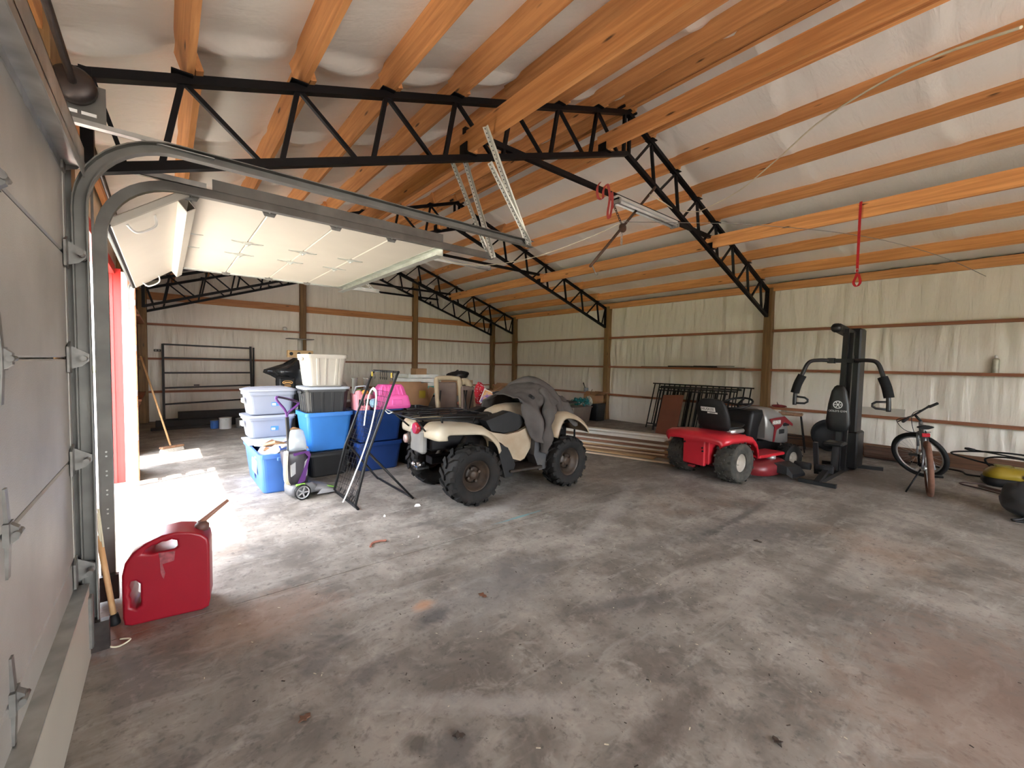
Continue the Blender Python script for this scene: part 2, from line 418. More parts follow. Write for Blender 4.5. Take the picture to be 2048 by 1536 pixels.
# right wall
wr = struct(MB().grid(lambda u, v: (XR - wall_disp(YF + u * (YB - YF), v * 3.02), YF + u * (YB - YF), v * 3.02), 620, 72).build('wall_right', 'vinyl_wall_y', fix=False), 'white vinyl faced insulation wall with wooden girts')
MB().box(XR + .05, XR + .12, YF - .1, YB + .1, -.1, 3.06).build('siding', 'siding_red', wr)
bays = [(-4.45, -.70), (-.56, 3.07), (3.21, 6.86), (7.0, 10.63), (10.77, 11.85)]
for z in GZ:
    for a, b_ in bays: MB().box(XR - .10, XR + .04, a, b_, z - .022, z + .022).build('girt', 'girt_y', wr)
for y in (-.63, 3.14, 6.93, 10.70, 11.92): MB().bbox(8.86, 9.0, y - .07, y + .07, 0, 2.93, .005).build('post', 'post_z', wr)
for a, b_ in ((-4.45, -.6), (-.6, 3.18), (3.18, 6.97), (6.97, 10.75), (10.75, 12.0)):
    MB().box(8.88, 8.92, a, b_, 2.865, 3.0).build('eave_beam', 'pine_y', wr)
struct(MB().box(8.93, 9.0, -4.45, 3.07, 0, .20).build('baseboard_right', 'skirt_y'))
# back wall
def back_h(x): return roof_z(x) - .02
wb = struct(MB().grid(lambda u, v: ((XL - .1) + u * (XR - XL + .2), YB - wall_disp((XL + u * (XR - XL)) * 1. + 31, min(v * back_h(XL + u * (XR - XL)), 2.9)), v * back_h(XL + u * (XR - XL))), 360, 90).build('wall_back', 'vinyl_wall_x', fix=False), 'white vinyl faced insulation back wall with wooden girts')
MB().box(-.52, 9.12, YB + .04, YB + .12, -.1, 4.7).build('siding', 'siding_red', wb)
PX = (2.79, 5.96)
for z in GZ:
    for a, b_ in ((-.27, PX[0] - .07), (PX[0] + .07, PX[1] - .07), (PX[1] + .07, 8.86)):
        MB().box(a, b_, YB - .10, YB + .03, z - .022, z + .022).build('girt', 'girt_x', wb)
for a, b_ in ((-.27, PX[0] - .07), (PX[0] + .07, PX[1] - .07), (PX[1] + .07, 8.86)):
    MB().box(a, b_, YB - .09, YB - .05, 2.64, 2.80).build('header_beam', 'pine_x', wb)
for x in PX: MB().bbox(x - .07, x + .07, 11.88, 12.02, 0, roof_z(x) - .16, .005).build('post', 'post_z', wb)
# front wall (behind the camera), its doorway added to let in daylight
wf = struct(MB().box(-.52, .3, YF - .1, YF, -.1, 4.7).build('wall_front', 'vinyl_wall_x'), 'white insulated wall behind the camera, with a doorway added to let in daylight')
MB().box(5.4, 9.12, YF - .1, YF, -.1, 4.7).build('insulation_panel', 'vinyl_wall_x', wf)
MB().box(.3, 5.4, YF - .1, YF, 2.7, 4.7).build('insulation_panel', 'vinyl_wall_x', wf)

# left wall with door openings: piers, headers, girts, posts
D1 = (-.35, 2.70); D2 = (3.40, 6.33); D3 = (6.97, 7.82); DH = 2.32
wl = struct(MB().box(-.50, -.43, YF, D1[0], 0, 3.06).build('wall_left', 'vinyl_wall_y'), 'insulated wall with overhead door openings')
mb = MB()
for a, b_, z0, z1 in ((D1[1], D2[0], 0, 3.06), (D2[1], D3[0], 0, 3.06), (D3[1], YB + .1, 0, 1.30), (D3[1], 9.25, 1.30, 2.0), (9.62, YB + .1, 1.30, 2.0), (D3[1], YB + .1, 2.0, 3.06), (D1[0], D1[1], DH, 3.06), (D2[0], D2[1], DH, 3.06), (D3[0], D3[1], 2.06, 3.06)):
    MB().box(-.50, -.44, a, b_, z0, z1).build('insulation_panel', 'vinyl_wall_y', wl)
MB().box(-.45, -.36, D1[1] + .05, D2[0] - .05, 0, 2.9).build('post', 'post_z', wl)
for y in (6.90, 11.92): MB().bbox(-.42, -.27, y - .07, y + .07, 0, 2.86, .005).build('post', 'post_z', wl)
MB().bbox(-.42, -.30, 7.95, 8.05, 0, 2.2, .005).build('post', 'post_z', wl)
for z in GZ:
    for a, b_ in ((8.06, 9.2), (9.66, 11.85)):
        if not (z == 1.375 and False): MB().box(-.44, -.31, a, b_, z - .019, z + .019).build('girt', 'girt_y', wl)
for a, b_ in ((-4.45, -.6), (-.6, 3.18), (3.18, 6.97), (6.97, 12.0)):
    MB().box(-.42, -.38, a, b_, 2.80, 2.98).build('eave_beam', 'pine_y', wl)
MB().box(-.44, -.36, D3[0], D3[1], 2.06, 2.2).build('lintel', 'pine_y', wl)
# window over the far bench end of the left wall
w1 = struct(MB().box(-.47, -.46, 9.25, 9.62, 1.30, 2.0).build('window_1', mat('pane_glass', (.9, .95, .93), .03, 0, 0, trans=1.)), 'small divided window')
for z0, z1 in ((1.28, 1.33), (1.60, 1.70), (1.97, 2.02)): MB().box(-.49, -.44, 9.23, 9.64, z0, z1).build('window_bar', 'white_trim', w1)
for y in (9.23, 9.43, 9.61): MB().box(-.49, -.44, y, y + .03, 1.28, 2.02).build('window_bar', 'white_trim', w1)
# trims of the open doorway
t1 = struct(MB().box(-.53, -.352, 6.33, 6.36, 0, 2.36).build('trim_1', 'red_trim'), 'red metal door jamb trim')
MB().box(-.445, -.42, 6.318, 6.33, 0, 2.36).build('trim_rib', 'red_trim', t1)
t2 = struct(MB().box(-.53, -.40, D2[0] - .05, D2[1] + .03, 2.30, 2.40).build('trim_2', 'red_trim'), 'red metal header trim')
t3 = struct(MB().box(-.351, -.300, 6.33, 6.365, 0, 2.33).build('trim_3', 'white_trim'), 'sunlit white jamb board')
t4 = struct(MB().box(-.299, -.235, 6.31, 6.37, 0, 2.32).build('trim_4', 'girt_y'), 'brown wooden jamb behind the door track')
t5 = struct(MB().box(-.53, -.40, 3.37, 3.40, 0, 2.34).build('trim_5', 'red_trim'), 'red metal jamb trim beside the closed door')

# ------------------------------------------------------------------ ceiling insulation and purlins
NL = [RX - .555 - .61 * i for i in range(7)]            # purlin lines, door side slope
NR = [RX + .515 + .61 * i for i in range(7)]            # purlin lines, far slope
lines = sorted([-.50] + NL + [RX] + NR + [9.05])
def ceil_pt(u, v):
    x = -.52 + u * 9.64; y = YF + v * (YB + .1 - YF)
    a, b_ = -.6, 9.2
    for p, q in zip(lines[:-1], lines[1:]):
        if p <= x <= q: a, b_ = p, q
    t = (x - a) / (b_ - a); s = math.sin(PI * min(max(t, 0), 1)) ** .7
    k = y / 1.25 + .06 * math.sin(x * 3.); fr = k - math.floor(k)
    seam = (math.exp(-((fr - .5) / .03) ** 2) if fr < .5 else math.exp(-((fr - .5) / .11) ** 2)) * (1.0 if x < RX else .4)
    wob = fbm(x * .8, y * .9, 5.) * .5 + fbm(x * .5, y * 3.2, 1.) * .25
    sag = (.020 + .030 * max(0, wob + .3)) * s + .075 * seam * s
    if x > RX: sag += .045 * s * max(0, math.sin((x - 6.4) * 1.6)) * max(0, fbm(1, y * .25, 8) + .5)
    return (x, y, roof_z(x) - sag)
ceiling = struct(MB().grid(ceil_pt, 150, 420).build('ceiling', 'vinyl_roof', fix=False), 'white vinyl faced roof insulation sagging between purlins')
rf = MB()  # front overhang stretched to keep the sun off the added doorway
for sx in (-1, 1):
    xe = -.58 if sx < 0 else 9.3
    rf._add([(RX, -6.6, ROOF0 + .06), (RX, 12.6, ROOF0 + .06), (xe, 12.6, roof_z(xe) + .06), (xe, -6.6, roof_z(xe) + .06),
             (RX, -6.6, ROOF0 + .09), (RX, 12.6, ROOF0 + .09), (xe, 12.6, roof_z(xe) + .09), (xe, -6.6, roof_z(xe) + .09)],
            [(0, 1, 2, 3), (7, 6, 5, 4), (0, 4, 5, 1), (1, 5, 6, 2), (2, 6, 7, 3), (3, 7, 4, 0)])
rf.build('roof_sheet', 'siding_red', ceiling)
pur_bays = [(-4.45, -.55, 1), (-.72, 3.24, -1), (3.08, 7.05, 1), (6.88, 10.83, -1), (10.68, 12.0, 1)]
pur_me = {}
for x in NL + [RX - .115, RX + .085] + [n for i, n in enumerate(NR) if i != 4]:
    for k, (a, b_, o) in enumerate(pur_bays):
        if k not in pur_me: pur_me[k] = MB().box(-.019, .019, a, b_, -.184, 0).data('purlin', 'pine_y')
        xx = x + o * .021
        put('purlin', pur_me[k], ceiling, TM((xx, 0, roof_z(xx) - .004), ry=math.atan(SL) * (-1 if x < RX else 1)))
# deeper beams resting on the bottom chords
for x, z in ((RX - 2.25, 3.205), (RX - .40, 3.835), (RX + 2.2, 3.225)):
    for k, (a, b_, o) in enumerate(pur_bays):
        if k == 4: continue
        xx = x + o * .022
        MB().box(xx - .02, xx + .02, a, b_, z, z + .185).build('tie_beam', 'pine_y', ceiling)

# ------------------------------------------------------------------ steel trusses
def top_z(x): return 4.425 - SL * abs(x - RX)
def bot_z(x): return 3.945 - SL * abs(x - RX)
def make_truss(label):
    t = thing('roof_truss', label, 'truss', (0, TRUSS_Y[0], 0), group='black steel roof trusses')
    for sx, xe in ((-1, -.33), (1, 8.92)):
        MB().bar((RX, 0, top_z(RX)), (xe, 0, top_z(xe)), .055, .05).build('top_chord', 'black_steel', t)
        xb = -.27 if sx < 0 else 8.84
        MB().bar((RX, 0, bot_z(RX)), (xb, 0, bot_z(xb)), .055, .05).build('bottom_chord', 'black_steel', t)
        MB().bar((xb + sx * .02, 0, bot_z(xb) - .03), (xb + sx * .02, 0, top_z(xb) + .02), .06, .05).build('end_plate', 'black_steel', t)
        MB().bar((RX + sx * .05, 0, top_z(RX)), (RX + sx * .05, 0, bot_z(RX)), .035, .035).build('king_post', 'black_steel', t)
        nodes = NL if sx < 0 else NR
        for i, n in enumerate(nodes):
            a = (n, 0, top_z(n))
            foot = n + sx * .10; prev = n - sx * .40
            if abs(foot - RX) < 4.6: MB().bar(a, (foot, 0, bot_z(foot)), .035, .03).build('web_bar', 'black_steel', t)
            if i > 0: MB().bar((n, 0, top_z(n)), (prev, 0, bot_z(prev)), .03, .025).build('web_bar', 'black_steel', t)
            else: MB().bar((n, 0, top_z(n)), (RX + sx * .16, 0, bot_z(RX) - .05), .03, .025).build('web_bar', 'black_steel', t)
            if not (sx > 0 and i == 4):
                mb = MB()
                mb.box(n - .05, n + .05, -.06, .06, top_z(n) + .02, top_z(n) + .028)
                mb._add([(n - sx * .045, -.055, top_z(n) + .02), (n - sx * .045, .055, top_z(n) + .02), (n - sx * .045, .01, top_z(n) + .13), (n - sx * .04, -.055, top_z(n) + .02), (n - sx * .04, .055, top_z(n) + .02), (n - sx * .04, .01, top_z(n) + .13)],
                        [(0, 1, 2), (5, 4, 3), (0, 3, 4, 1), (1, 4, 5, 2), (2, 5, 3, 0)])
                mb.build('purlin_bracket', 'black_steel', t)
        e = xe - sx * .0
        MB().bar((xb, 0, top_z(xb)), (xb - sx * .13, 0, bot_z(xb - sx * .13)), .025, .02).build('web_bar', 'black_steel', t)
    for x in (RX - 2.25, RX - .40, RX + 2.2):
        MB().box(x - .055, x + .055, -.06, .06, bot_z(x) + .02, bot_z(x) + .03).box(x - .055, x - .048, -.055, .055, bot_z(x) + .02, bot_z(x) + .11).build('beam_bracket', 'black_steel', t)
    MB().bar((RX - 2.30, 0, 3.40), (RX + 2.42, 0, 3.40), .045, .05).build('collar_tie', 'black_steel', t)
    MB().box(RX - .13, RX + .13, -.05, .05, top_z(RX) + .01, top_z(RX) + .03).build('ridge_plate', 'black_steel', t)
    return t
tr0 = make_truss('black steel roof truss over the overhead door tracks, with the chain hoist hung from it')
for y, lab in zip(TRUSS_Y[1:], ('black steel roof truss behind the open overhead door, second counted from the door tracks', 'black steel roof truss standing just in front of the back wall truss', 'black steel roof truss close against the back wall')):
    c = copy_tree(tr0); c.location.y = y; c['label'] = lab
# ================================================================== overhead doors
m, nt, b = new_mat('perforated')
vec = _map(nt); sep = nt.nodes.new('ShaderNodeSeparateXYZ'); nt.links.new(vec, sep.inputs[0])
def _m(op, a, b_=None):
    n = nt.nodes.new('ShaderNodeMath'); n.operation = op
    for k, val in enumerate((a, b_)):
        if val is None: continue
        if isinstance(val, (int, float)): n.inputs[k].default_value = val
        else: nt.links.new(val, n.inputs[k])
    return n.outputs[0]
fx = _m('SUBTRACT', _m('FRACT', _m('DIVIDE', sep.outputs[0], .032)), .5)
d = _m('ADD', _m('POWER', _m('MULTIPLY', fx, .032), 2.), _m('POWER', sep.outputs[1], 2.))
hole = _m('LESS_THAN', d, .0055 ** 2)
nt.links.new(_mix(nt, (.66, .66, .60), (.05, .05, .05), hole), b.inputs['Base Color'])
b.inputs['Metallic'].default_value = .5; b.inputs['Roughness'].default_value = .4

def sweep_c(path, y, openside, mbd=None, w=.052, dep=.045, th=.005):
    """C-shaped track swept along a path in the xz plane; openside = sign of y it opens towards"""
    mbd = mbd or MB()
    h = w / 2; o = openside
    prof = [(h, o * dep), (h, 0), (-h, 0), (-h, o * dep), (-h + th, o * dep), (-h + th, o * th), (h - th, o * th), (h - th, o * dep)]
    rings = []
    P = [V((p[0], 0, p[1])) for p in path]
    for i in range(len(P)):
        t = (P[min(i + 1, len(P) - 1)] - P[max(i - 1, 0)]).normalized(); n = V((-t.z, 0, t.x))
        rings.append([tuple(P[i] + n * a + V((0, y + b_, 0))) for a, b_ in prof])
    return mbd.loft(rings, True, False)
def track_path(x=-.262, zt=2.43, r=.36, xend=2.46):
    return [(x, .03), (x, 1.2), (x, zt - r)] + [(x + r - r * math.cos(PI / 2 * k / 12), zt - r + r * math.sin(PI / 2 * k / 12)) for k in range(1, 13)] + [(1.2, zt), (xend, zt)]
def hinge_mb(M=None):
    """strap hinge: local x across the seam, z off the door face"""
    mb = MB(M)
    mb.prism([(-.12, .005), (-.03, .009), (-.015, .026), (.015, .026), (.03, .009), (.12, .005), (.12, 0), (-.12, 0)], -.012, .012, 'xz')
    mb.box(-.03, .03, -.026, .026, 0, .012)
    mb.lathe([(.008, -.024), (.008, .024)], 8, TM((0, 0, .024)), axis='y')
    return mb
# --- door 1, closed, at the picture's edge
door1 = struct(thing('door_1', None, None), 'closed grey overhead door with galvanized hardware'); del_keys = [k for k in ('category',) if k in door1]
zs = [0.02, .475, .93, 1.39, 1.85, 2.32]
MB().box(-.386, -.379, -.38, 2.74, .02, 2.32).build('seam_backing', 'door_white', door1)  # unseen backing added to stop light leaking through the section seams
for z0, z1 in zip(zs[:-1], zs[1:]):
    mb = MB().bbox(-.378, -.33, -.38, 2.74, z0 + .003, z1 - .003, .006)
    mb.box(-.331, -.327, 2.69, 2.735, z0 + .01, z1 - .01)
    mb.build('door_section', 'door_gray', door1)
MB().box(-.33, -.282, -.38, 2.70, .345, .352).build('bottom_strut', 'galvanized', door1)
MB().bbox(-.332, -.284, -.38, 2.70, .004, .343, .004).build('bottom_face', 'door_white', door1)
MB().box(-.33, -.326, -.38, 2.72, 2.20, 2.235).box(-.33, -.262, -.38, 2.72, 2.235, 2.242).box(-.266, -.262, -.38, 2.72, 2.20, 2.242).box(-.33, -.262, -.38, 2.72, 2.325, 2.33).box(-.266, -.262, -.38, 2.72, 2.242, 2.33).build('top_strut', 'galvanized', door1)
hm = hinge_mb().data('hinge', 'zinc'); hm2 = hinge_mb().data('hinge', 'galv_bright')
for z in zs[1:-1]:
    for y in (.55, 1.68): put('hinge', hm, door1, TM((-.33, y, z), ry=PI / 2) @ TM(rz=0))
for z in (.42, .93, 1.39, 1.85, 2.26):
    mb = MB()
    mb.prism([(2.64, z - .06), (2.70, z - .065), (2.70, z + .075), (2.64, z + .05)], -.326, -.318, 'yz')
    mb.prism([(-.326, z - .05), (-.285, z - .035), (-.262, z - .01), (-.262, z + .02), (-.326, z + .06)], 2.700, 2.706, 'xz')
    mb.lathe([(.012, 2.64), (.012, 2.71)], 8, TM((-.276, 0, z)), axis='y')
    hg = mb.build('roller_hinge', 'zinc', door1)
    MB().lathe([(.006, 2.66), (.006, 2.722), (.022, 2.722), (.022, 2.742), (.006, 2.742)], 12, TM((-.280, 0, z)), axis='y').build('roller', 'zinc', hg)
sweep_c(track_path(-.283), 2.765, -1).build('track', 'galv_dull', door1)
MB().box(-.395, -.31, 2.766, 2.770, .02, 2.45).box(-.395, -.391, 2.77, 2.80, .02, 2.45).build('track_angle', 'galv_dull', door1)
MB().box(-.33, .22, 2.770, 2.774, 2.44, 2.475).box(-.33, .22, 2.735, 2.774, 2.44, 2.444).build('flag_angle', 'galvanized', door1)
MB().box(-.36, -.19, 2.776, 2.780, 2.45, 2.64).box(-.36, -.356, 2.776, 2.83, 2.45, 2.64).build('bearing_plate', 'galv_dull', door1)
for x0, x1 in ((-.325, -.285), (-.272, -.222)): MB().box(x0, x1, 2.772, 2.777, 2.497, 2.511).build('plate_slot', 'white_trim', door1)
MB().lathe([(.014, -.5), (.014, 2.80)], 12, TM((-.29, 0, 2.60)), axis='y').build('torsion_shaft', 'dark_iron', door1)
MB().lathe([(.02, 2.70), (.06, 2.70), (.075, 2.715), (.078, 2.745), (.06, 2.75), (.075, 2.757), (.06, 2.762), (.02, 2.762)], 24, TM((-.29, 0, 2.60)), axis='y').build('cable_drum', 'dark_iron', door1)
MB().tube([(-.345, 2.70, 2.58), (-.345, 2.705, 1.2), (-.345, 2.71, .1)], .003, 5).build('lift_cable', 'dark_iron', door1)
MB().bbox(-.328, -.27, 2.65, 2.705, .06, .30, .005).build('bottom_bracket', 'zinc', door1)
MB().tube(smooth_path([(-.29, 2.70, .12), (-.26, 2.72, .05), (-.20, 2.70, .012), (-.15, 2.74, .01), (-.19, 2.77, .01)]), .004, 6).build('cable_tail', 'cable_white', door1)
# --- door 2, open overhead
door2 = struct(thing('door_2', None, None), 'white overhead door rolled up under the roof, hinges showing')
Y0, Y1, ZD = 3.335, 6.06, 2.415
sx_ = [.145, .577, 1.02, 1.46, 1.93]
for a, b_ in zip(sx_[:-1], sx_[1:]):
    MB().bbox(a + .002, b_ - .002, Y0, Y1, ZD, ZD + .045, .006).build('door_section', 'door_white', door2)
Mt = Matrix(((.365 / .455, 0, -.272 / .455, -.222), (0, 1, 0, 0), (.272 / .455, 0, .365 / .455, 2.135), (0, 0, 0, 1)))   # local x runs up the tilted bottom section
MB(Mt).bbox(0, .453, Y0, Y1, 0, .045, .006).build('door_section', 'door_white', door2)
MB(Mt).bbox(-.02, .012, Y0, Y1, .004, .05, .004).build('weather_strip', 'rubber_clean', door2)
MB(Mt).box(.375, .379, Y0, Y1, -.075, 0).box(.379, .43, Y0, Y1, -.075, -.071).box(.426, .43, Y0, Y1, -.075, -.02).build('stiffener', 'door_white', door2)
MB().box(1.86, 1.93, Y0, Y1, ZD - .004, ZD).box(1.926, 1.93, Y0, Y1, ZD - .07, ZD).box(1.86, 1.926, Y0, Y1, ZD - .07, ZD - .066).build('stiffener', 'galv_bright', door2)
MB().box(.14, 1.93, Y1 - .03, Y1 + .004, ZD - .012, ZD + .02).build('end_cap', 'galv_bright', door2)
for x in sx_[:-1]:
    for y in (4.36, 4.87): put('hinge', hm2, door2, TM((x, y, ZD), rx=PI))
    for y, s in ((Y0 + .03, -1), (Y1 - .03, 1)):
        mb = MB().prism([(x - .05, ZD + .01), (x + .05, ZD + .01), (x + .03, ZD - .03), (x - .03, ZD - .03)], y - .004, y + .004, 'xz').lathe([(.007, y - .05), (.007, y + .05)], 8, TM((x, 0, ZD - .005)), axis='y')
        mb.build('roller_hinge', 'zinc', door2)
for y in (Y0 + .12, Y1 - .12):
    MB(Mt).tube(smooth_path([(.08, y - .045 if y < 4 else y, 0), (.10, y, -.05), (.2, y, -.055), (.24, y, 0)]), .007, 7).build('pull_handle', 'white_plastic', door2)
for y, o in ((3.29, 1), (6.10, -1)):
    sweep_c(track_path(), y, o).build('track', 'galv_dull' if o > 0 else 'galv_bright', door2)
MB().box(-.297, -.286, 3.286, 3.29, .02, 2.40).build('track_angle', 'galv_dull', door2)
MB().box(-.33, .22, 3.284, 3.288, 2.45, 2.485).box(-.33, .22, 3.284, 3.31, 2.45, 2.454).build('flag_angle', 'galvanized', door2)
MB().box(.25, 1.9, 3.284, 3.288, 2.452, 2.52).build('track_stiffener', 'galv_dull', door2)
MB().lathe([(.014, 3.2), (.014, 6.2)], 12, TM((-.29, 0, 2.56)), axis='y').build('torsion_shaft', 'dark_iron', door2)
for z in (.5, 1.0, 1.5, 2.0): MB().box(-.30, -.236, 6.26, 6.32, z - .03, z + .03).box(-.29, -.25, 6.12, 6.27, z - .02, z - .014).build('track_clip', 'galv_bright', door2)
for k in range(9):
    z = .42 + .055 * k + (.03 if k % 2 else 0)
    MB().lathe([(.005, 3.284), (.005, 3.286)], 8, TM((-.262, 0, z)), axis='y').build('bolt', 'galv_bright', door2)
for y in (2.70, 3.24): MB().box(-.30, -.22, y - .01, y + .03, .02, .16).build('track_foot', 'dark_iron', door1 if y < 3 else door2)
# hangers from the tie beam to the track ends
def hanger(p, q, w, parent, nm='track_hanger'):
    p, q = V(p), V(q); L = (q - p).length
    mb = MB().box(0, L, -w / 2, w / 2, -.002, .002).box(0, L, w / 2 - .004, w / 2, 0, .03)
    o = mb.build(nm, 'perforated', parent)
    d = (q - p).normalized(); o.matrix_local = Matrix.Translation(p) @ d.to_track_quat('X', 'Z').to_matrix().to_4x4() @ Matrix.Rotation(PI / 2, 4, 'X')
    return o
hanger((1.95, 2.76, 3.24), (2.43, 2.76, 2.41), .035, door1)
hanger((2.0, 2.76, 2.98), (2.40, 2.72, 2.42), .028, door1)
hanger((2.09, 3.28, 3.24), (2.44, 3.28, 2.41), .035, door2)
hanger((1.97, 3.28, 3.16), (2.40, 3.30, 2.42), .022, door2)
hanger((2.20, 6.10, 2.58), (2.40, 6.10, 2.42), .03, door2)
# ================================================================== quad bike
mat('quad_tan', (.40, .325, .235), .42, 0, .12, 5, dirt=(.30, .20, .12), dirt_amt=.7)
mat('quad_white', (.50, .44, .34), .4, 0, .08, 5, dirt=(.40, .29, .17), dirt_amt=.65)
mat('quad_gray', (.05, .05, .055), .5, 0, .2, 5, dirt=(.20, .16, .12), dirt_amt=.4)
mat('seat_black', (.010, .0095, .0095), .6, 0, .3, 6, bump=.1, bscale=120, spec=.3)
mat('rim_dirty', (.04, .03, .024), .5, .3, .3, 14, dirt=(.12, .07, .04), dirt_amt=.6)
mat('engine_dirty', (.03, .025, .022), .5, .4, .4, 12, dirt=(.11, .06, .035), dirt_amt=.5)
mat('lens_red', (.45, .015, .03), .15, 0, .1, coat=.5)
mat('silver', (.48, .48, .47), .35, .6, .1)
def tyre_data(r, w, ri, lugs, kind):
    h = w / 2
    prof = [(ri, -h * .78), (ri + .01, -h * .88), (r * .78, -h), (r * .90, -h * .96), (r * .95, -h * .78), (r * .96, 0), (r * .95, h * .78), (r * .90, h * .96), (r * .78, h), (ri + .01, h * .88), (ri, h * .78)]
    body = MB().lathe(prof, 40, axis='y', cap=False).data('tyre', 'rubber')
    tr = MB()
    for k in range(lugs):
        for s in (-1, 1):
            a = 2 * PI * (k + (.5 if s > 0 else 0)) / lugs
            def pt(y, da, rr): return (rr * math.cos(a + da), y, rr * math.sin(a + da))
            if kind == 'chevron':
                t = .075; A = []
                for y, da, rr in ((s * h * .04, .22, r * .98), (s * h * .55, .05, r * .985), (s * h * .86, 0, r * .96), (s * h * 1.0, 0, r * .86)):
                    nrm = 1.055 if rr > r * .9 else 1.03
                    out = y * (1.0 if abs(y) < h * .7 else 1.05)
                    A.append([pt(y, da - t, rr * .97), pt(out, da - t, rr * nrm), pt(out, da + t, rr * nrm), pt(y, da + t, rr * .97)])
                tr.loft(A, True, False)
            else:
                for yy in (.12, .48, .82):
                    t = .055; y0, y1 = s * h * (yy - .12), s * h * (yy + .12); sk = .12 * yy + (.1 if yy == .48 else 0)
                    tr.loft([[pt(y, sk - t, r * .97), pt(y, sk - t, r * 1.012), pt(y, sk + t, r * 1.012), pt(y, sk + t, r * .97)] for y in (y0, y1)], True, False)
    return body, tr.data('tread', 'rubber')
def rim_data(ri, w, material, bolts=4):
    h = w / 2
    mb = MB().lathe([(ri * .55, -h * .05), (ri * .62, -h * .30), (ri * .80, -h * .35), (ri * .86, -h * .60), (ri * .97, -h * .72), (ri * 1.06, -h * .80), (ri * 1.06, -h * .74), (ri * .98, -h * .62), (ri * .98, h * .7), (ri * 1.05, h * .78)], 32, axis='y', cap=False)
    mb.lathe([(ri * .6, -h * .05), (ri * .42, -h * .22), (ri * .30, -h * .22), (ri * .28, -h * .45), (ri * .1, -h * .47)], 24, axis='y')
    for k in range(bolts): mb.lathe([(ri * .09, -h * .45), (ri * .09, -h * .2)], 6, TM((ri * .43 * math.cos(k * 2 * PI / bolts + .4), 0, ri * .43 * math.sin(k * 2 * PI / bolts + .4))), axis='y')
    return mb.data('rim', material)
def wheel(parent, me, x, y, z, flip=False, name='wheel', steer=0):
    """tyre with rim and tread as its pieces"""
    M = TM((x, y, z), rz=(PI if flip else 0) + steer)
    t = put(name, me[0], parent, M); put('tread', me[1], t)['kind'] = 'stuff'; put('rim', me[2], t); return t
quad = thing('quad_bike', 'dusty tan and white quad bike with a grey jacket thrown over its handlebar', 'quad bike', (2.97, 3.87, 0), math.radians(-4))
rw = tyre_data(.292, .27, .155, 16, 'chevron') + (rim_data(.155, .26, 'rim_dirty'),)
fw = tyre_data(.285, .22, .16, 16, 'chevron') + (rim_data(.16, .21, 'rim_dirty'),)
wheel(quad, rw, -.585, -.44, .295); wheel(quad, rw, -.585, .44, .295, True)
wheel(quad, fw, .66, -.45, .288, steer=math.radians(3)); wheel(quad, fw, .66, .45, .288, True, steer=math.radians(3))
def shell(path, ys, th=.018, droop=.05, lip=.0):
    """curved mudguard: path in xz, ys across; the outer edge droops"""
    P = [V((p[0], 0, p[1])) for p in path]; rings = []
    for i in range(len(P)):
        t = (P[min(i + 1, len(P) - 1)] - P[max(i - 1, 0)]).normalized(); n = V((-t.z, 0, t.x))
        if n.z < 0 and abs(t.x) > .3: n = -n
        top, bot = [], []
        for k, y in enumerate(ys):
            f = k / (len(ys) - 1); off = -droop * max(0, (f - .6) / .4) ** 2
            q = P[i] + V((0, y, 0)) + n * off
            top.append(q); bot.append(q - n * th)
        rings.append(top + bot[::-1])
    return MB().loft(rings, True, True)
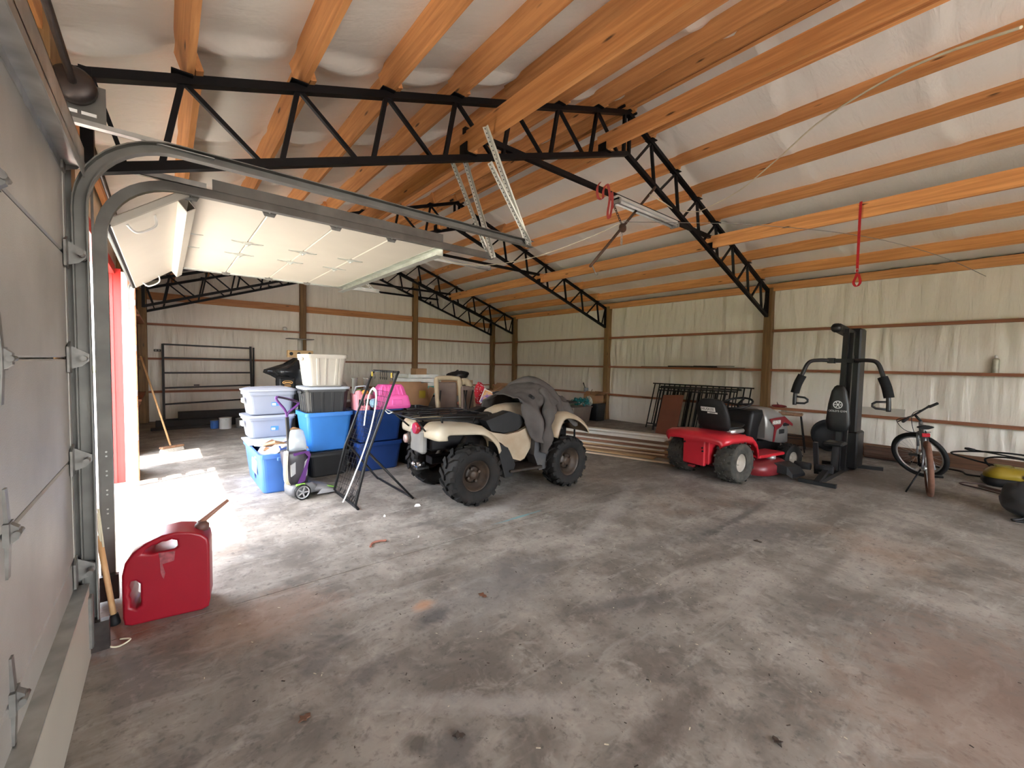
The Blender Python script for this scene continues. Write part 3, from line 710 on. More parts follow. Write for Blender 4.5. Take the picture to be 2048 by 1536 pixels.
for s in (-1, 1):
    ys = [s * y for y in (.12, .22, .32, .40, .47, .52)]
    shell(smooth_path([(-.97, 0, .655), (-.97, 0, .73), (-.90, 0, .795), (-.75, 0, .795), (-.5, 0, .775), (-.40, 0, .735), (-.31, 0, .66), (-.25, 0, .58), (-.225, 0, .50)], 3) and [(p.x, p.z) for p in smooth_path([(-.97, 0, .655), (-.97, 0, .73), (-.90, 0, .795), (-.75, 0, .795), (-.5, 0, .775), (-.40, 0, .735), (-.31, 0, .66), (-.25, 0, .58), (-.225, 0, .50)], 3)], ys, .016, .07).build('rear_fender', 'quad_white', quad)
    shell([(p.x, p.z) for p in smooth_path([(.40, 0, .60), (.45, 0, .74), (.52, 0, .835), (.62, 0, .865), (.76, 0, .84), (.90, 0, .765), (1.0, 0, .67), (1.02, 0, .60)], 3)], [s * y for y in (.10, .2, .32, .42, .5, .55)], .016, .06).build('front_fender', 'quad_tan', quad)
    poly = [(-.50, .765), (-.30, .68), (-.12, .645), (.03, .66), (.13, .695), (.30, .80), (.46, .865), (.56, .85), (.50, .70), (.43, .60), (.31, .52), (.20, .46), (.13, .36), (.07, .335), (-.03, .37), (-.08, .47), (-.18, .55), (-.30, .62), (-.45, .70)]
    rings = [[(x, s * (.33 + .02 * math.sin(x * 3)), z) for x, z in poly], [(x, s * (.385 + .03 * max(0, z - .5)), z) for x, z in poly]]
    MB().loft(rings, True, False).build('side_panel', 'quad_tan', quad)
    MB().prism([(-.36, .80), (-.05, .885), (.08, .84), (.17, .78), (.06, .675), (-.12, .655), (-.29, .69)], s * .20, s * .345, 'xz').build('seat_side_cover', 'black_plastic', quad)
    MB().prism([(.22, .64), (.43, .66), (.47, .24), (.28, .22), (.20, .40)], s * .30, s * .46, 'xz').build('leg_shield', 'quad_gray', quad)
    MB().prism([(-.27, .57), (-.16, .52), (-.06, .33), (-.10, .21), (-.19, .20), (-.27, .46)], s * .26, s * .47, 'xz').build('mud_guard', 'black_plastic', quad)
    MB().bbox(-.14, .30, min(s * .24, s * .50), max(s * .24, s * .50), .25, .28, .008).build('foot_board', 'engine_dirty', quad)
    MB().tube([(-.70, s * .16, .33), (-.50, s * .17, .62)], .028, 10).build('shock_absorber', 'engine_dirty', quad)
    MB().tube([(.62, s * .20, .33), (.52, s * .17, .66)], .026, 10).build('shock_absorber', 'engine_dirty', quad)
    MB().tube([(.645, s * .42, .29), (.60, s * .1, .27)], .02, 8).tube([(.70, s * .40, .33), (.62, s * .1, .38)], .015, 8).build('control_arm', 'engine_dirty', quad)
rings = []
for x, w, zt, zb in ((-.12, .12, .885, .70), (.0, .17, .925, .68), (.15, .20, .945, .66), (.35, .24, .94, .64), (.55, .27, .905, .66), (.75, .26, .865, .68), (.95, .19, .79, .68)):
    rings.append([(x, -w * math.cos(PI * k / 12), zb + (zt - zb) * math.sin(PI * k / 12) ** .55) for k in range(13)])
MB().loft(rings, True, True).build('tank_cover', 'quad_tan', quad)
rings = []
for x, w, zt, th in ((-.66, .12, .80, .06), (-.60, .19, .835, .11), (-.40, .20, .83, .12), (-.2, .185, .825, .12), (-.06, .16, .875, .15), (.03, .12, .92, .16), (.06, .08, .91, .12)):
    rings.append([(x, w * math.cos(2 * PI * k / 16), zt - th / 2 + th / 2 * math.sin(2 * PI * k / 16) * (1.0)) for k in range(16)])
MB().loft(rings, True, True).build('seat', 'seat_black', quad)
MB().bbox(-.32, .30, -.19, .19, .26, .60, .03).lathe([(.13, -.24), (.13, .24)], 20, TM((-.02, 0, .42)), axis='y').build('engine', 'engine_dirty', quad)
MB().bbox(-.85, .95, -.07, .07, .34, .42, .01).bbox(-.9, -.3, -.16, .16, .50, .66, .02).bbox(.5, 1.0, -.14, .14, .42, .66, .03).build('chassis', 'black_steel', quad)
MB().lathe([(.03, -.36), (.03, -.11), (.085, -.10), (.09, .05), (.03, .08), (.03, .36)], 16, TM((-.585, 0, .295)), axis='y').build('rear_axle', 'engine_dirty', quad)
MB().bar((-.60, -.14, .30), (-.15, -.12, .36), .05, .05).bar((-.60, .14, .30), (-.15, .12, .36), .05, .05).build('swing_arm', 'silver', quad)
MB().lathe([(.05, -1.02), (.065, -1.0), (.07, -.55), (.05, -.50)], 16, TM((0, .16, .60)), axis='x').build('muffler', 'engine_dirty', quad)
MB().lathe([(.022, -1.05), (.045, -1.045), (.048, -1.02), (.03, -1.015)], 16, TM((0, .16, .60)), axis='x').build('exhaust_tip', mat('tip_pink', (.55, .40, .36), .4, .4), quad)
MB().bbox(-1.0, -.93, -.16, .13, .48, .72, .02).build('tail_housing', mat('housing_gray', (.24, .23, .22), .45, 0, .1), quad)
for y in (-.06,):
    MB().lathe([(.052, -1.035), (.06, -1.02), (.062, -.99)], 20, TM((0, y, .735)), axis='x').build('tail_light', 'lens_red', quad)
MB().lathe([(.028, -.985), (.028, -.90)], 12, TM((0, .0, .34)), axis='x').sphere((-1.01, 0, .36), .026).bbox(-1.0, -.86, -.05, .05, .30, .325, .004).build('hitch', 'chrome', quad)
# racks
rack = MB().tube([(-1.10, -.36, .865), (-1.14, -.30, .865), (-1.14, .30, .865), (-1.10, .36, .865), (-.38, .40, .865), (-.34, .36, .865), (-.34, -.36, .865), (-.38, -.40, .865)], .012, 8, True)
for y in (-.18, .0, .18): rack.tube([(-1.13, y, .868), (-.35, y, .868)], .006, 6)
for y in (-.3, .3): rack.tube([(-.85, y, .865), (-.80, y * .8, .74)], .01, 6).tube([(-1.12, y, .865), (-.98, y * .7, .72)], .009, 6).tube([(-.45, y, .865), (-.45, y * .8, .78)], .01, 6)
rack.build('rear_rack', 'black_paint', quad)
MB().tube(smooth_path([(-1.14, .28, .87), (-1.20, .33, .90), (-1.19, .25, .86), (-1.16, .2, .88)], 4), .006, 6).build('rack_wire', 'silver', quad)
rack = MB().tube([(.42, -.30, .955), (.95, -.34, .945), (1.0, -.28, .94), (1.0, .28, .94), (.95, .34, .945), (.42, .30, .955)], .012, 8, True)
for y in (-.2, -.07, .07, .2): rack.tube([(.42, y, .957), (1.0, y, .943)], .009, 6)
for y in (-.25, .25): rack.tube([(.85, y, .945), (.85, y, .78)], .01, 6)
rack.build('front_rack', 'black_paint', quad)
MB().tube(smooth_path([(.22, -.40, 1.03), (.27, -.28, 1.05), (.33, -.12, 1.02), (.34, 0, .99), (.33, .12, 1.02), (.27, .28, 1.05), (.22, .40, 1.03)], 4), .012, 8).tube([(.34, 0, .99), (.42, 0, .80)], .02, 8).build('handlebar', 'black_paint', quad)
for s in (-1, 1): MB().tube([(.215, s * .41, 1.028), (.245, s * .31, 1.045)], .018, 10).build('grip', 'rubber_clean', quad)
MB().bbox(.30, .42, -.11, .11, .99, 1.07, .03).build('instrument_pod', 'black_plastic', quad)
for s in (-1, 1): MB().lathe([(.05, .955), (.06, .985), (.045, 1.0)], 14, TM((0, s * .16, .73)), axis='x').build('headlight', mat('lens_clear%d' % s, (.7, .7, .68), .1, 0, .05), quad)
MB().tube([(.86, -.22, .70), (1.06, -.20, .68), (1.08, -.18, .45), (.95, -.1, .36)], .014, 8).tube([(.86, .22, .70), (1.06, .20, .68), (1.08, .18, .45), (.95, .1, .36)], .014, 8).tube([(1.07, -.19, .60), (1.07, .19, .60)], .012, 8).build('front_bumper', 'black_steel', quad)
# jacket thrown over the handlebar
mat('jacket_gray', (.068, .058, .053), .8, 0, .18, 5, bump=.25, bscale=60)
def jacket_pt(u, v):
    x = .08 + .74 * u
    hem = .42 + .30 * (1 - math.exp(-((x - .30) / .13) ** 2)) + .05 * math.sin(x * 31)
    pth = [(.40, .78), (.34, .98), (.16, 1.07), (-.06, 1.08), (-.26, 1.05), (-.40, .97), (-.455, .80), (-.475, (.80 + hem) / 2), (-.485, hem)]
    f = v * (len(pth) - 1); i = min(int(f), len(pth) - 2); t = f - i
    y = pth[i][0] * (1 - t) + pth[i + 1][0] * t; z = pth[i][1] * (1 - t) + pth[i + 1][1] * t
    hump = .10 * math.exp(-((x - .40) / .14) ** 2) - .14 * max(0, (x - .5)) - .10 * max(0, .25 - x) * 2
    if z > .85: z += hump * min(1, (z - .85) / .15)
    fold = fbm(x * 7 + y * 2, z * 2.2, 4., 3)
    y -= .06 * fold + (0.045 * math.sin(x * 24 + z * 3) if z < .95 else 0); z += .03 * fbm(x * 6, y * 6, 2.)
    x += .03 * fbm(y * 4, z * 4, 7.) + (.04 * (z - .7) if z < .8 and y < 0 else 0)
    return (x, y, z)
jk = MB().grid(jacket_pt, 34, 44).build('jacket', 'jacket_gray', fix=False)
tag(jk, 'grey crumpled jacket hanging over the handlebar of the quad bike', 'jacket'); jk.location = (2.97, 3.87, 0)
md = jk.modifiers.new('thick', 'SOLIDIFY'); md.thickness = .012
sl = [(x, y, z) for x, y, z in ((.42, -.30, 1.10), (.38, -.44, 1.0), (.33, -.52, .82), (.30, -.54, .62), (.27, -.52, .43))]
MB().tube(smooth_path(sl, 5), [.05 + .02 * math.sin(k * .9) + .012 * (k / 20) for k in range(21)], 12).build('sleeve', 'jacket_gray', jk)
MB().tube(smooth_path([(.30, .15, 1.12), (.44, -.05, 1.20), (.58, -.22, 1.10), (.62, -.36, .95), (.58, -.46, .78)], 5), [.04 + .03 * math.sin(PI * k / 20) for k in range(21)], 12).build('hood', 'jacket_gray', jk)

# ================================================================== ride-on mower
mat('mower_red', (.50, .018, .03), .32, 0, .06, 4, dirt=(.30, .05, .04), dirt_amt=.25)
mat('mower_red_dark', (.17, .010, .015), .4, 0, .1, 4, dirt=(.10, .03, .03), dirt_amt=.5)
mat('hood_silver', (.21, .20, .19), .35, .2, .05, 4)
mat('decal_white', (.80, .80, .76), .5, 0, .02)
mat('rim_cream', (.40, .36, .31), .5, 0, .1, 8, dirt=(.35, .28, .2), dirt_amt=.4)
mat('turf_rubber', (.035, .033, .029), .85, 0, .3, 14, dirt=(.12, .105, .08), dirt_amt=.5)
mower = thing('riding_mower', 'red riding mower with silver hood and black seat parked near the far wall', 'mower', (5.44, 2.55, 0), math.radians(-8.5))
def retread(me, material):
    out = []
    for x in me[:2]: x.materials[0] = MATS[material]; out.append(x)
    return tuple(out) + me[2:]
mrw = retread(tyre_data(.25, .24, .11, 15, 'turf') + (rim_data(.11, .22, 'rim_cream', 5),), 'turf_rubber')
mfw = retread(tyre_data(.19, .16, .085, 13, 'turf') + (rim_data(.085, .15, 'rim_cream', 5),), 'rubber')
wheel(mower, mrw, 0, -.34, .252); wheel(mower, mrw, 0, .34, .252, True)
wheel(mower, mfw, 1.22, -.38, .192, steer=-.12); wheel(mower, mfw, 1.22, .38, .192, True, steer=-.12)
# fender deck: one flowing pan across the back with rounded front corners
def deck_ring(x, z, hw, th=.045):
    ys = (-1, -.94, -.6, .6, .94, 1); dz = (-.055, -.012, 0, 0, -.012, -.055)
    return [(x, hw * .94 * y, z + d) for y, d in zip(ys, dz)] + [(x, hw * .94 * y * .97, z + d - th) for y, d in zip(ys[::-1], dz[::-1])]
MB().loft([deck_ring(-.33, .52, .40, .03), deck_ring(-.32, .575, .45), deck_ring(-.20, .595, .475), deck_ring(.10, .585, .475), deck_ring(.24, .56, .475), deck_ring(.32, .50, .475), deck_ring(.36, .42, .47), deck_ring(.38, .33, .46, .02)], True, True).build('fender_deck', 'mower_red', mower)
MB().bbox(-.27, -.22, -.12, .19, .17, .54, .012).bbox(-.25, .55, -.17, .17, .20, .52, .01).build('rear_frame', 'mower_red', mower)
for y, z in ((-.095, .40), (.16, .44), (-.10, .36)): MB().lathe([(.011, -.285), (.011, -.265)], 8, TM((0, y, z)), axis='x').build('bolt', 'black_steel', mower)
MB().bbox(-.285, -.24, .02, .10, .13, .16, .004).build('hitch_plate', 'mower_red_dark', mower)
MB().lathe([(.02, -.30), (.02, .30)], 10, TM((0, 0, .252)), axis='y').build('rear_axle', 'black_steel', mower)
# seat
def seat_ring(z, w, x0, x1): return [(x0 + (x1 - x0) * (.5 - .5 * math.cos(2 * PI * k / 20)), w * math.copysign(abs(math.sin(2 * PI * k / 20)) ** .6, math.sin(2 * PI * k / 20)), z) for k in range(20)]
back = MB().loft([[(p[0] + (z - .62) * -.22, p[1], z) for p in seat_ring(z, w, x0, x1)] for z, w, x0, x1 in ((.60, .20, .05, .15), (.66, .225, .03, .17), (.80, .225, .03, .155), (.92, .20, .035, .145), (.985, .15, .05, .13), (1.0, .10, .065, .115))], True, True)
sb = back.build('seat_back', 'seat_black', mower)
MB().loft([[(x, y, z + .03 * math.cos(t)) for x, y, t in [(x, w * math.sin(2 * PI * k / 16), 2 * PI * k / 16) for k in range(16)]] for x, w, z in ((.06, .12, .63), (.10, .22, .635), (.35, .23, .64), (.47, .19, .66), (.52, .10, .655))], True, True).build('seat_cushion', 'seat_black', mower)
MB().box(.10, .40, -.18, .18, .575, .61).build('seat_bracket', 'mower_red_dark', mower)
MB().lathe([(.03, .1), (.03, .4)], 6, TM((0, -.2, .59)), axis='x').build('seat_spring', 'silver', mower)
lg = MB().prism([(-.095, -.028), (.105, -.028), (.10, .028), (-.10, .028)], 0, .002, 'xy')
Mb = Matrix(((0, .20, -.98, -.045), (-1, 0, 0, -.02), (0, .98, .20, .865), (0, 0, 0, 1)))
Mb = Matrix.Translation((-.027, .02, .865)) @ Matrix(((0, -.21, -.978), (-1, 0, 0), (0, .978, -.21))).to_4x4()
o = lg.build('decal', 'decal_white', mower); o.matrix_local = Mb
text('lettering', 'HUSKEE', 'black_paint', .05, Mb @ TM((0, 0, .003)), mower)
o = MB().box(-.07, .07, -.009, .009, 0, .002).build('decal', 'decal_white', mower); o.matrix_local = Mb @ TM((.06, -.045, 0))
text('lettering', 'SUPREME', 'black_paint', .018, Mb @ TM((.06, -.045, .003)), mower)
# console, steering wheel, hood
MB().loft([[(x + .5 * (z - .5) * .2, y, z) for x, y, _ in rrect(w, d, .05, 0, 3, .72, 0)] for z, w, d in ((.30, .22, .34), (.60, .24, .36), (.78, .30, .42), (.84, .26, .40))], True, True).build('console', 'black_plastic', mower)
MB().tube([(.66, 0, .80), (.60, 0, .915)], .018, 8).build('steering_column', 'black_steel', mower)
MB().tube([(.58 + .19 * math.cos(2 * PI * k / 24) * .94, .19 * math.sin(2 * PI * k / 24), .925 + .19 * .34 * math.cos(2 * PI * k / 24)) for k in range(24)], .014, 8, True).tube([(.58, -.18, .925), (.60, 0, .905), (.58, .18, .925)], .014, 8).tube([(.60, 0, .905), (.75, 0, .985)], .014, 6).build('steering_wheel', 'black_plastic', mower)
def hood_ring(x, zt, zb, w, rr=.5):
    out = []
    for k in range(13):
        a = PI * k / 12; cy = math.cos(a); sz = math.sin(a)
        out.append((x, -w * math.copysign(abs(cy) ** .45, cy), zb + (zt - zb) * (sz ** .5)))
    return out
hood = MB().loft([hood_ring(.86, .86, .46, .24), hood_ring(.95, .875, .43, .255), hood_ring(1.15, .86, .38, .265), hood_ring(1.35, .80, .36, .255), hood_ring(1.50, .70, .36, .22), hood_ring(1.57, .58, .38, .16)], True, True).build('hood', 'hood_silver', mower)
for s in (-1, 1):
    MB().prism([(.93, .72), (1.30, .74), (1.53, .62), (1.53, .59), (1.30, .66), (1.22, .60), (1.10, .56), (1.06, .40), (1.02, .40), (1.05, .60), (.93, .70)], s * .262, s * .268, 'xz').build('side_stripe', 'mower_red_dark', hood)
    MB().bbox(1.18, 1.30, min(s * .255, s * .272), max(s * .255, s * .272), .50, .56, .004).build('headlamp', 'black_plastic', hood)
    MB().box(1.30, 1.44, min(s * .24, s * .262), max(s * .24, s * .262), .60, .64).build('vent_slot', 'black_plastic', hood)
Mh = Matrix.Translation((1.09, -.268, .665)) @ Matrix.Rotation(PI / 2, 4, 'X')
o = MB().prism([(-.10, -.03), (.10, -.03), (.10, .035), (-.10, .035)], 0, .002, 'xy').build('decal', 'hood_silver', hood); o.matrix_local = Mh
text('lettering', 'HUSKEE', 'decal_white', .062, Mh @ TM((0, 0, .003)), hood)
MB().bbox(.55, 1.45, -.16, .16, .20, .40, .02).build('engine', 'black_steel', mower)
MB().bbox(.40, 1.0, -.44, -.17, .26, .30, .012).bbox(.40, 1.0, .17, .44, .26, .30, .012).build('foot_rest', 'mower_red', mower)
MB().bar((1.22, -.36, .20), (1.22, .36, .20), .06, .05).bbox(1.0, 1.40, -.18, .18, .18, .24, .01).build('front_axle', 'black_steel', mower)
MB().loft([[(p[0] * 1., p[1], z) for p in rrect(w, d, .20, z, 5, .62, -.05)] for z, w, d in ((.07, .74, 1.02), (.18, .74, 1.02), (.22, .66, .94), (.235, .4, .6))], True, True).build('mower_deck', 'mower_red_dark', mower)
MB().loft([[(.56, -.53, .10), (.92, -.53, .10), (.92, -.53, .21), (.56, -.53, .22)], [(.60, -.66, .09), (.94, -.66, .09), (.94, -.66, .15), (.60, -.66, .19)], [(.64, -.71, .05), (.95, -.71, .05), (.95, -.71, .08), (.64, -.71, .10)]], True, False).build('discharge_chute', 'black_plastic', mower)
MB().lathe([(.05, -.03), (.055, 0), (.05, .03)], 14, TM((.98, -.60, .055)), axis='y').build('gauge_wheel', mat('gauge_orange', (.35, .16, .08), .6), mower)
MB().lathe([(.06, .23), (.06, .27), (.02, .275)], 14, TM((.72, -.40, 0))).build('deck_pulley', 'silver', mower)
# ================================================================== things on the floor
def curve2d(splines, half, bevel, res=3):
    """flat outline with holes, given thickness and rounded edges; local x, y plane"""
    cu = bpy.data.curves.new('outline', 'CURVE'); cu.dimensions = '2D'; cu.fill_mode = 'BOTH'
    cu.extrude = half - bevel; cu.bevel_depth = bevel; cu.bevel_resolution = res; cu.offset = -bevel
    for pts in splines:
        sp = cu.splines.new('POLY'); sp.points.add(len(pts) - 1); sp.use_cyclic_u = True
        for p, q in zip(sp.points, pts): p.co = (q[0], q[1], 0, 1)
    tmp = bpy.data.objects.new('outline', cu); COL.objects.link(tmp); bpy.context.view_layer.update()
    me = bpy.data.meshes.new_from_object(tmp.evaluated_get(bpy.context.evaluated_depsgraph_get()))
    bpy.data.objects.remove(tmp); bpy.data.curves.remove(cu)
    for p in me.polygons: p.use_smooth = True
    return me
def sp2(pts, n=4):
    q = smooth_path([(p[0], p[1], 0) for p in pts] + [(pts[0][0], pts[0][1], 0)], n)[:-1]
    return [(p.x, p.y) for p in q]
# gas can
m, nt, b = new_mat('can_red')
vec = _map(nt); f = _noise(nt, vec, 5., 4)
c = _mix(nt, (.27, .004, .014), (.34, .008, .022), f)
st = _noise(nt, _map(nt, (26, 4.5, 5)), 1., 3)
sp_ = nt.nodes.new('ShaderNodeSeparateXYZ'); nt.links.new(vec, sp_.inputs[0])
nt.links.new(c, b.inputs['Base Color'])
b.inputs['Roughness'].default_value = .38; b.inputs['Subsurface Weight'].default_value = .25; b.inputs['Subsurface Radius'].default_value = (.03, .004, .003); b.inputs['Subsurface Scale'].default_value = .6
can = thing('gas_can', 'red plastic gas can with a brown spout standing beside the open doorway', 'gas can', (.008, 2.96, 0), math.radians(-8))
outer = [(-.15, .0), (.15, .0), (.178, .012), (.185, .05), (.185, .36), (.178, .40), (.15, .43), (.10, .452), (.04, .462), (-.02, .455), (-.09, .425), (-.14, .385), (-.172, .335), (-.185, .27), (-.185, .05), (-.178, .012)]
hole1 = [(-.10, .372), (-.06, .366), (.03, .372), (.045, .385), (.042, .415), (.02, .425), (0, .418), (-.02, .420), (-.04, .410), (-.06, .408), (-.085, .392)]
hole2 = [(-.152, .10), (-.13, .085), (-.112, .10), (-.112, .215), (-.13, .235), (-.148, .235), (-.156, .215), (-.149, .19), (-.156, .165), (-.149, .14)]
me = curve2d([outer, hole1[::-1], hole2[::-1]], .095, .012); me.name = 'can_body'; me.materials.append(MATS['can_red'])
put('can_body', me, can, Matrix.Rotation(PI / 2, 4, 'X'))
MB().lathe([(.034, .425), (.034, .455), (.026, .462), (.020, .475)], 18, TM((.145, 0, 0))).build('cap', mat('cap_brown', (.12, .055, .045), .5), can)
MB().tube([(.145, 0, .47), (.16, 0, .485), (.27, .0, .575)], [.016, .014, .009], 10).build('spout', mat('spout_brown', (.33, .16, .11), .45), can)
MB().prism([(-.02, .30), (.03, .31), (.035, .36), (-.035, .365), (-.03, .33), (-.028, .26), (-.022, .235), (-.015, .22), (-.008, .25)], -.0965, -.0945, 'xz').build('spill_mark', mat('spill', (.30, .07, .08), .6, 0, .4, 30), can)
# plumber's cane leaning at the track foot
cane = thing('walking_cane', 'wooden cane with rubber tip leaning against the door track', 'cane', (0, 0, 0))
MB().tube([(-.225, 2.97, .045), (-.28, 3.05, .46)], .013, 10).build('shaft', 'handle_wood', cane)
MB().lathe([(.022, 0), (.024, .01), (.019, .055)], 14, TM((-.22, 2.965, 0), ry=-.1)).build('rubber_tip', 'rubber_clean', cane)
MB().tube([(-.27, 3.035, .40), (-.285, 3.05, .58)], .006, 6).tube([(-.262, 3.03, .40), (-.28, 3.06, .60)], .005, 6).build('wrist_strap', 'cable_white', cane)

# ------------------------------------------------------------------ home gym
mat('gym_steel', (.012, .012, .0135), .4, .0, .2, spec=.35)
mat('gym_tube', (.032, .032, .036), .32, .3, .15)
mat('gym_pad', (.010, .011, .0115), .45, 0, .2, 10)
mat('foam', (.008, .008, .009), .95, 0, .2, 30)
gym = thing('home_gym', 'black multi station home gym with chest press arms and padded backrest', 'exercise machine', (6.9, 1.53, 0), 0)
MB().bar((.02, .0, .06), (.16, .0, 1.95), .06, .06, (1, 0, 0)).bar((.12, -.05, .06), (.22, -.05, 1.90), .045, .06, (1, 0, 0)).build('upright', 'gym_steel', gym)
MB().bbox(.46, .74, -.10, .06, .03, 1.98, .02).bbox(.42, .78, -.13, .08, .03, .55, .02).build('weight_shroud', 'gym_steel', gym)
MB().bar((.0, .08, 1.97), (.60, -.02, 1.86), .09, .09).sphere((.02, .08, 1.96), .065).build('top_boom', 'gym_steel', gym)
for y in (-.03, -.045): MB().tube([(.30, y, 1.85), (.30, y, .60)], .004, 5).build('cable', 'silver', gym)
MB().lathe([(.055, -.02), (.05, 0), (.055, .02)], 18, TM((.30, -.04, 1.55)), axis='y').build('pulley', 'black_plastic', gym)
MB().bar((.10, .17, 1.525), (.12, -.16, 1.525), .06, .055).box(.04, .14, .10, .17, 1.49, 1.56).build('arm_pivot', 'gym_steel', gym)
for s, yo in ((1, 0), (-1, 0)):
    a = MB().tube(smooth_path([(.08, s * .12, 1.525), (.02, s * .26, 1.53), (-.02, s * .36, 1.50), (-.04, s * .42, 1.36), (-.06, s * .49, 1.10), (-.06, s * .50, .90)], 5), .025, 10).build('press_arm', 'gym_tube', gym)
    MB().tube(smooth_path([(-.045, s * .425, 1.32), (-.06, s * .47, 1.20), (-.065, s * .50, 1.07)], 4), .052, 12).build('foam_pad', 'foam', a)
    MB().tube([(-.06, s * .50, 1.02), (-.06, s * .38, 1.01), (-.06, s * .345, .985), (-.06, s * .345, .955), (-.06, s * .38, .93), (-.06, s * .50, .925)], .014, 8).build('hand_loop', 'gym_tube', a)
rings = []
for z, w, th in ((.59, .075, .03), (.61, .11, .06), (.70, .135, .075), (.95, .115, .075), (1.12, .085, .07), (1.18, .055, .05), (1.20, .03, .02)):
    rings.append([(-.04 + th * .5 * math.cos(2 * PI * k / 20), w * math.copysign(abs(math.sin(2 * PI * k / 20)) ** .7, math.sin(2 * PI * k / 20)), z) for k in range(20)])
pad = MB().loft(rings, True, True).build('back_pad', 'gym_pad', gym)
Mp = Matrix.Translation((-.081, 0, .945)) @ Matrix(((0, 0, -1), (-1, 0, 0), (0, 1, 0))).to_4x4()
mat('pad_print', (.62, .63, .62), .5, 0, .05)
def ring_mb(r0, r1, n=28):
    return MB().loft([[(r * math.cos(2 * PI * k / n), r * math.sin(2 * PI * k / n), z) for k in range(n)] for r, z in ((r0, 0), (r0, .002), (r1, .002), (r1, 0))], False, False)
lg = ring_mb(.042, .052)
o = lg.build('emblem_ring', 'pad_print', pad); o.matrix_local = Mp
emb = MB().lathe([(.016, 0), (.016, .002)], 16)
for k in range(6): emb.lathe([(.008, 0), (.008, .002)], 10, TM((.030 * math.cos(k * PI / 3), .030 * math.sin(k * PI / 3), 0)))
o = emb.build('emblem', 'pad_print', pad); o.matrix_local = Mp; o['kind'] = 'stuff'
text('lettering', "GOLD'S GYM", 'pad_print', .034, Mp @ TM((0, -.085, .001)), pad)
MB().bbox(-.24, .02, -.11, .11, .41, .46, .025).build('seat_pad', 'gym_pad', gym)
MB().bar((-.10, 0, .08), (-.05, 0, .42), .07, .06, (1, 0, 0)).bar((-.36, .12, .05), (-.40, .14, .46), .05, .05, (1, 0, 0)).build('seat_post', 'gym_steel', gym)
for y in (.26, .02): MB().lathe([(.045, y - .09), (.05, y), (.045, y + .09)], 12, TM((-.44, 0, .14)), axis='y').build('leg_roller', 'foam', gym)
MB().bar((-.78, .0, .03), (.62, .0, .03), .07, .05).build('base_beam', 'gym_steel', gym)
MB().bar((-.80, .19, .025), (-.80, -.19, .025), .06, .045).bar((-.82, .0, .03), (-.3, .0, .16), .06, .05).build('front_foot', 'gym_steel', gym)
MB().bar((.66, .32, .025), (.86, -.34, .025), .07, .05).build('rear_foot', 'gym_steel', gym)

# ------------------------------------------------------------------ bicycle
mat('bike_gray', (.17, .17, .18), .35, .4, .15)
mat('tyre_mud', (.15, .068, .042), .85, 0, .3, 12, dirt=(.06, .03, .02), dirt_amt=.5)
bike = thing('bicycle', 'grey mountain bike with muddy rear tyre facing the insulated wall', 'bicycle', M=TM((6.62, .60, 0), rz=math.atan2(.17, 1.02), rx=math.radians(-5)))
def bike_wheel(parent, M, tyre_mat, nm):
    r = .31
    w = MB().tube([((r - .024) * math.cos(2 * PI * k / 40), 0, (r - .024) * math.sin(2 * PI * k / 40)) for k in range(40)], .027, 10, True).build('tyre', tyre_mat, parent)
    w.matrix_local = M
    MB().tube([(.252 * math.cos(2 * PI * k / 40), 0, .252 * math.sin(2 * PI * k / 40)) for k in range(40)], .012, 6, True).build('rim', 'silver', w)
    MB().lathe([(.02, -.04), (.026, -.03), (.014, -.025), (.014, .025), (.026, .03), (.02, .04)], 14, axis='y').build('hub', 'silver', w)
    sp = MB()
    for k in range(28):
        a = 2 * PI * k / 28; s = 1 if k % 2 else -1
        sp.tube([(.024 * math.cos(a + .5 * s), s * .028, .024 * math.sin(a + .5 * s)), (.248 * math.cos(a), 0, .248 * math.sin(a))], .0013, 4)
    sp.build('spokes', 'silver', w)['kind'] = 'stuff'
    return w
bike_wheel(bike, TM((0, 0, .31)), 'tyre_mud', 'rear')
STEER = math.radians(58)
fr = MB().tube([(0, .05, .31), (.06, .03, .31), (.40, .01, .28)], .012, 8).tube([(0, -.05, .31), (.06, -.03, .31), (.40, -.01, .28)], .012, 8)
fr.tube([(0, .05, .31), (.10, .03, .45), (.28, .015, .66)], .010, 8).tube([(0, -.05, .31), (.10, -.03, .45), (.28, -.015, .66)], .010, 8)
fr.tube([(.40, 0, .28), (.26, 0, .70)], .017, 10).tube([(.40, 0, .28), (.86, 0, .66)], .020, 10).tube([(.28, 0, .66), (.85, 0, .73)], .017, 10).tube([(.84, 0, .76), (.875, 0, .62)], .021, 10)
fr.build('frame', 'bike_gray', bike)
MB().tube([(.27, 0, .66), (.245, 0, .74)], .013, 8).build('seat_post', 'silver', bike)
MB().loft([[(x, w * math.cos(2 * PI * k / 12), z + .02 * math.sin(2 * PI * k / 12)) for k in range(12)] for x, w, z in ((.10, .05, .76), (.13, .075, .765), (.22, .06, .76), (.32, .025, .755), (.38, .012, .75))], True, True).build('saddle', 'black_plastic', bike)
MB().bbox(.085, .11, -.035, .035, .655, .70, .006).build('rear_reflector', 'lens_red', bike)
MB().bar((.10, 0, .70), (.16, 0, .72), .01, .01).build('reflector_bracket', 'black_plastic', bike)
fork = bpy.data.objects.new('fork_assembly', None)
Mf = TM((.86, 0, .68)) @ Matrix.Rotation(math.radians(-20), 4, 'Y') @ Matrix.Rotation(STEER, 4, 'Z')
fk = MB().tube([(0, 0, .10), (0, 0, -.05)], .016, 8).bar((0, -.07, -.05), (0, .07, -.05), .03, .03)
for s in (-1, 1): fk.tube([(0, s * .065, -.05), (0, s * .065, -.22)], .016, 8).tube([(0, s * .065, -.20), (.03, s * .055, -.395)], .012, 8)
fko = fk.build('fork', 'bike_gray', bike); fko.matrix_local = Mf
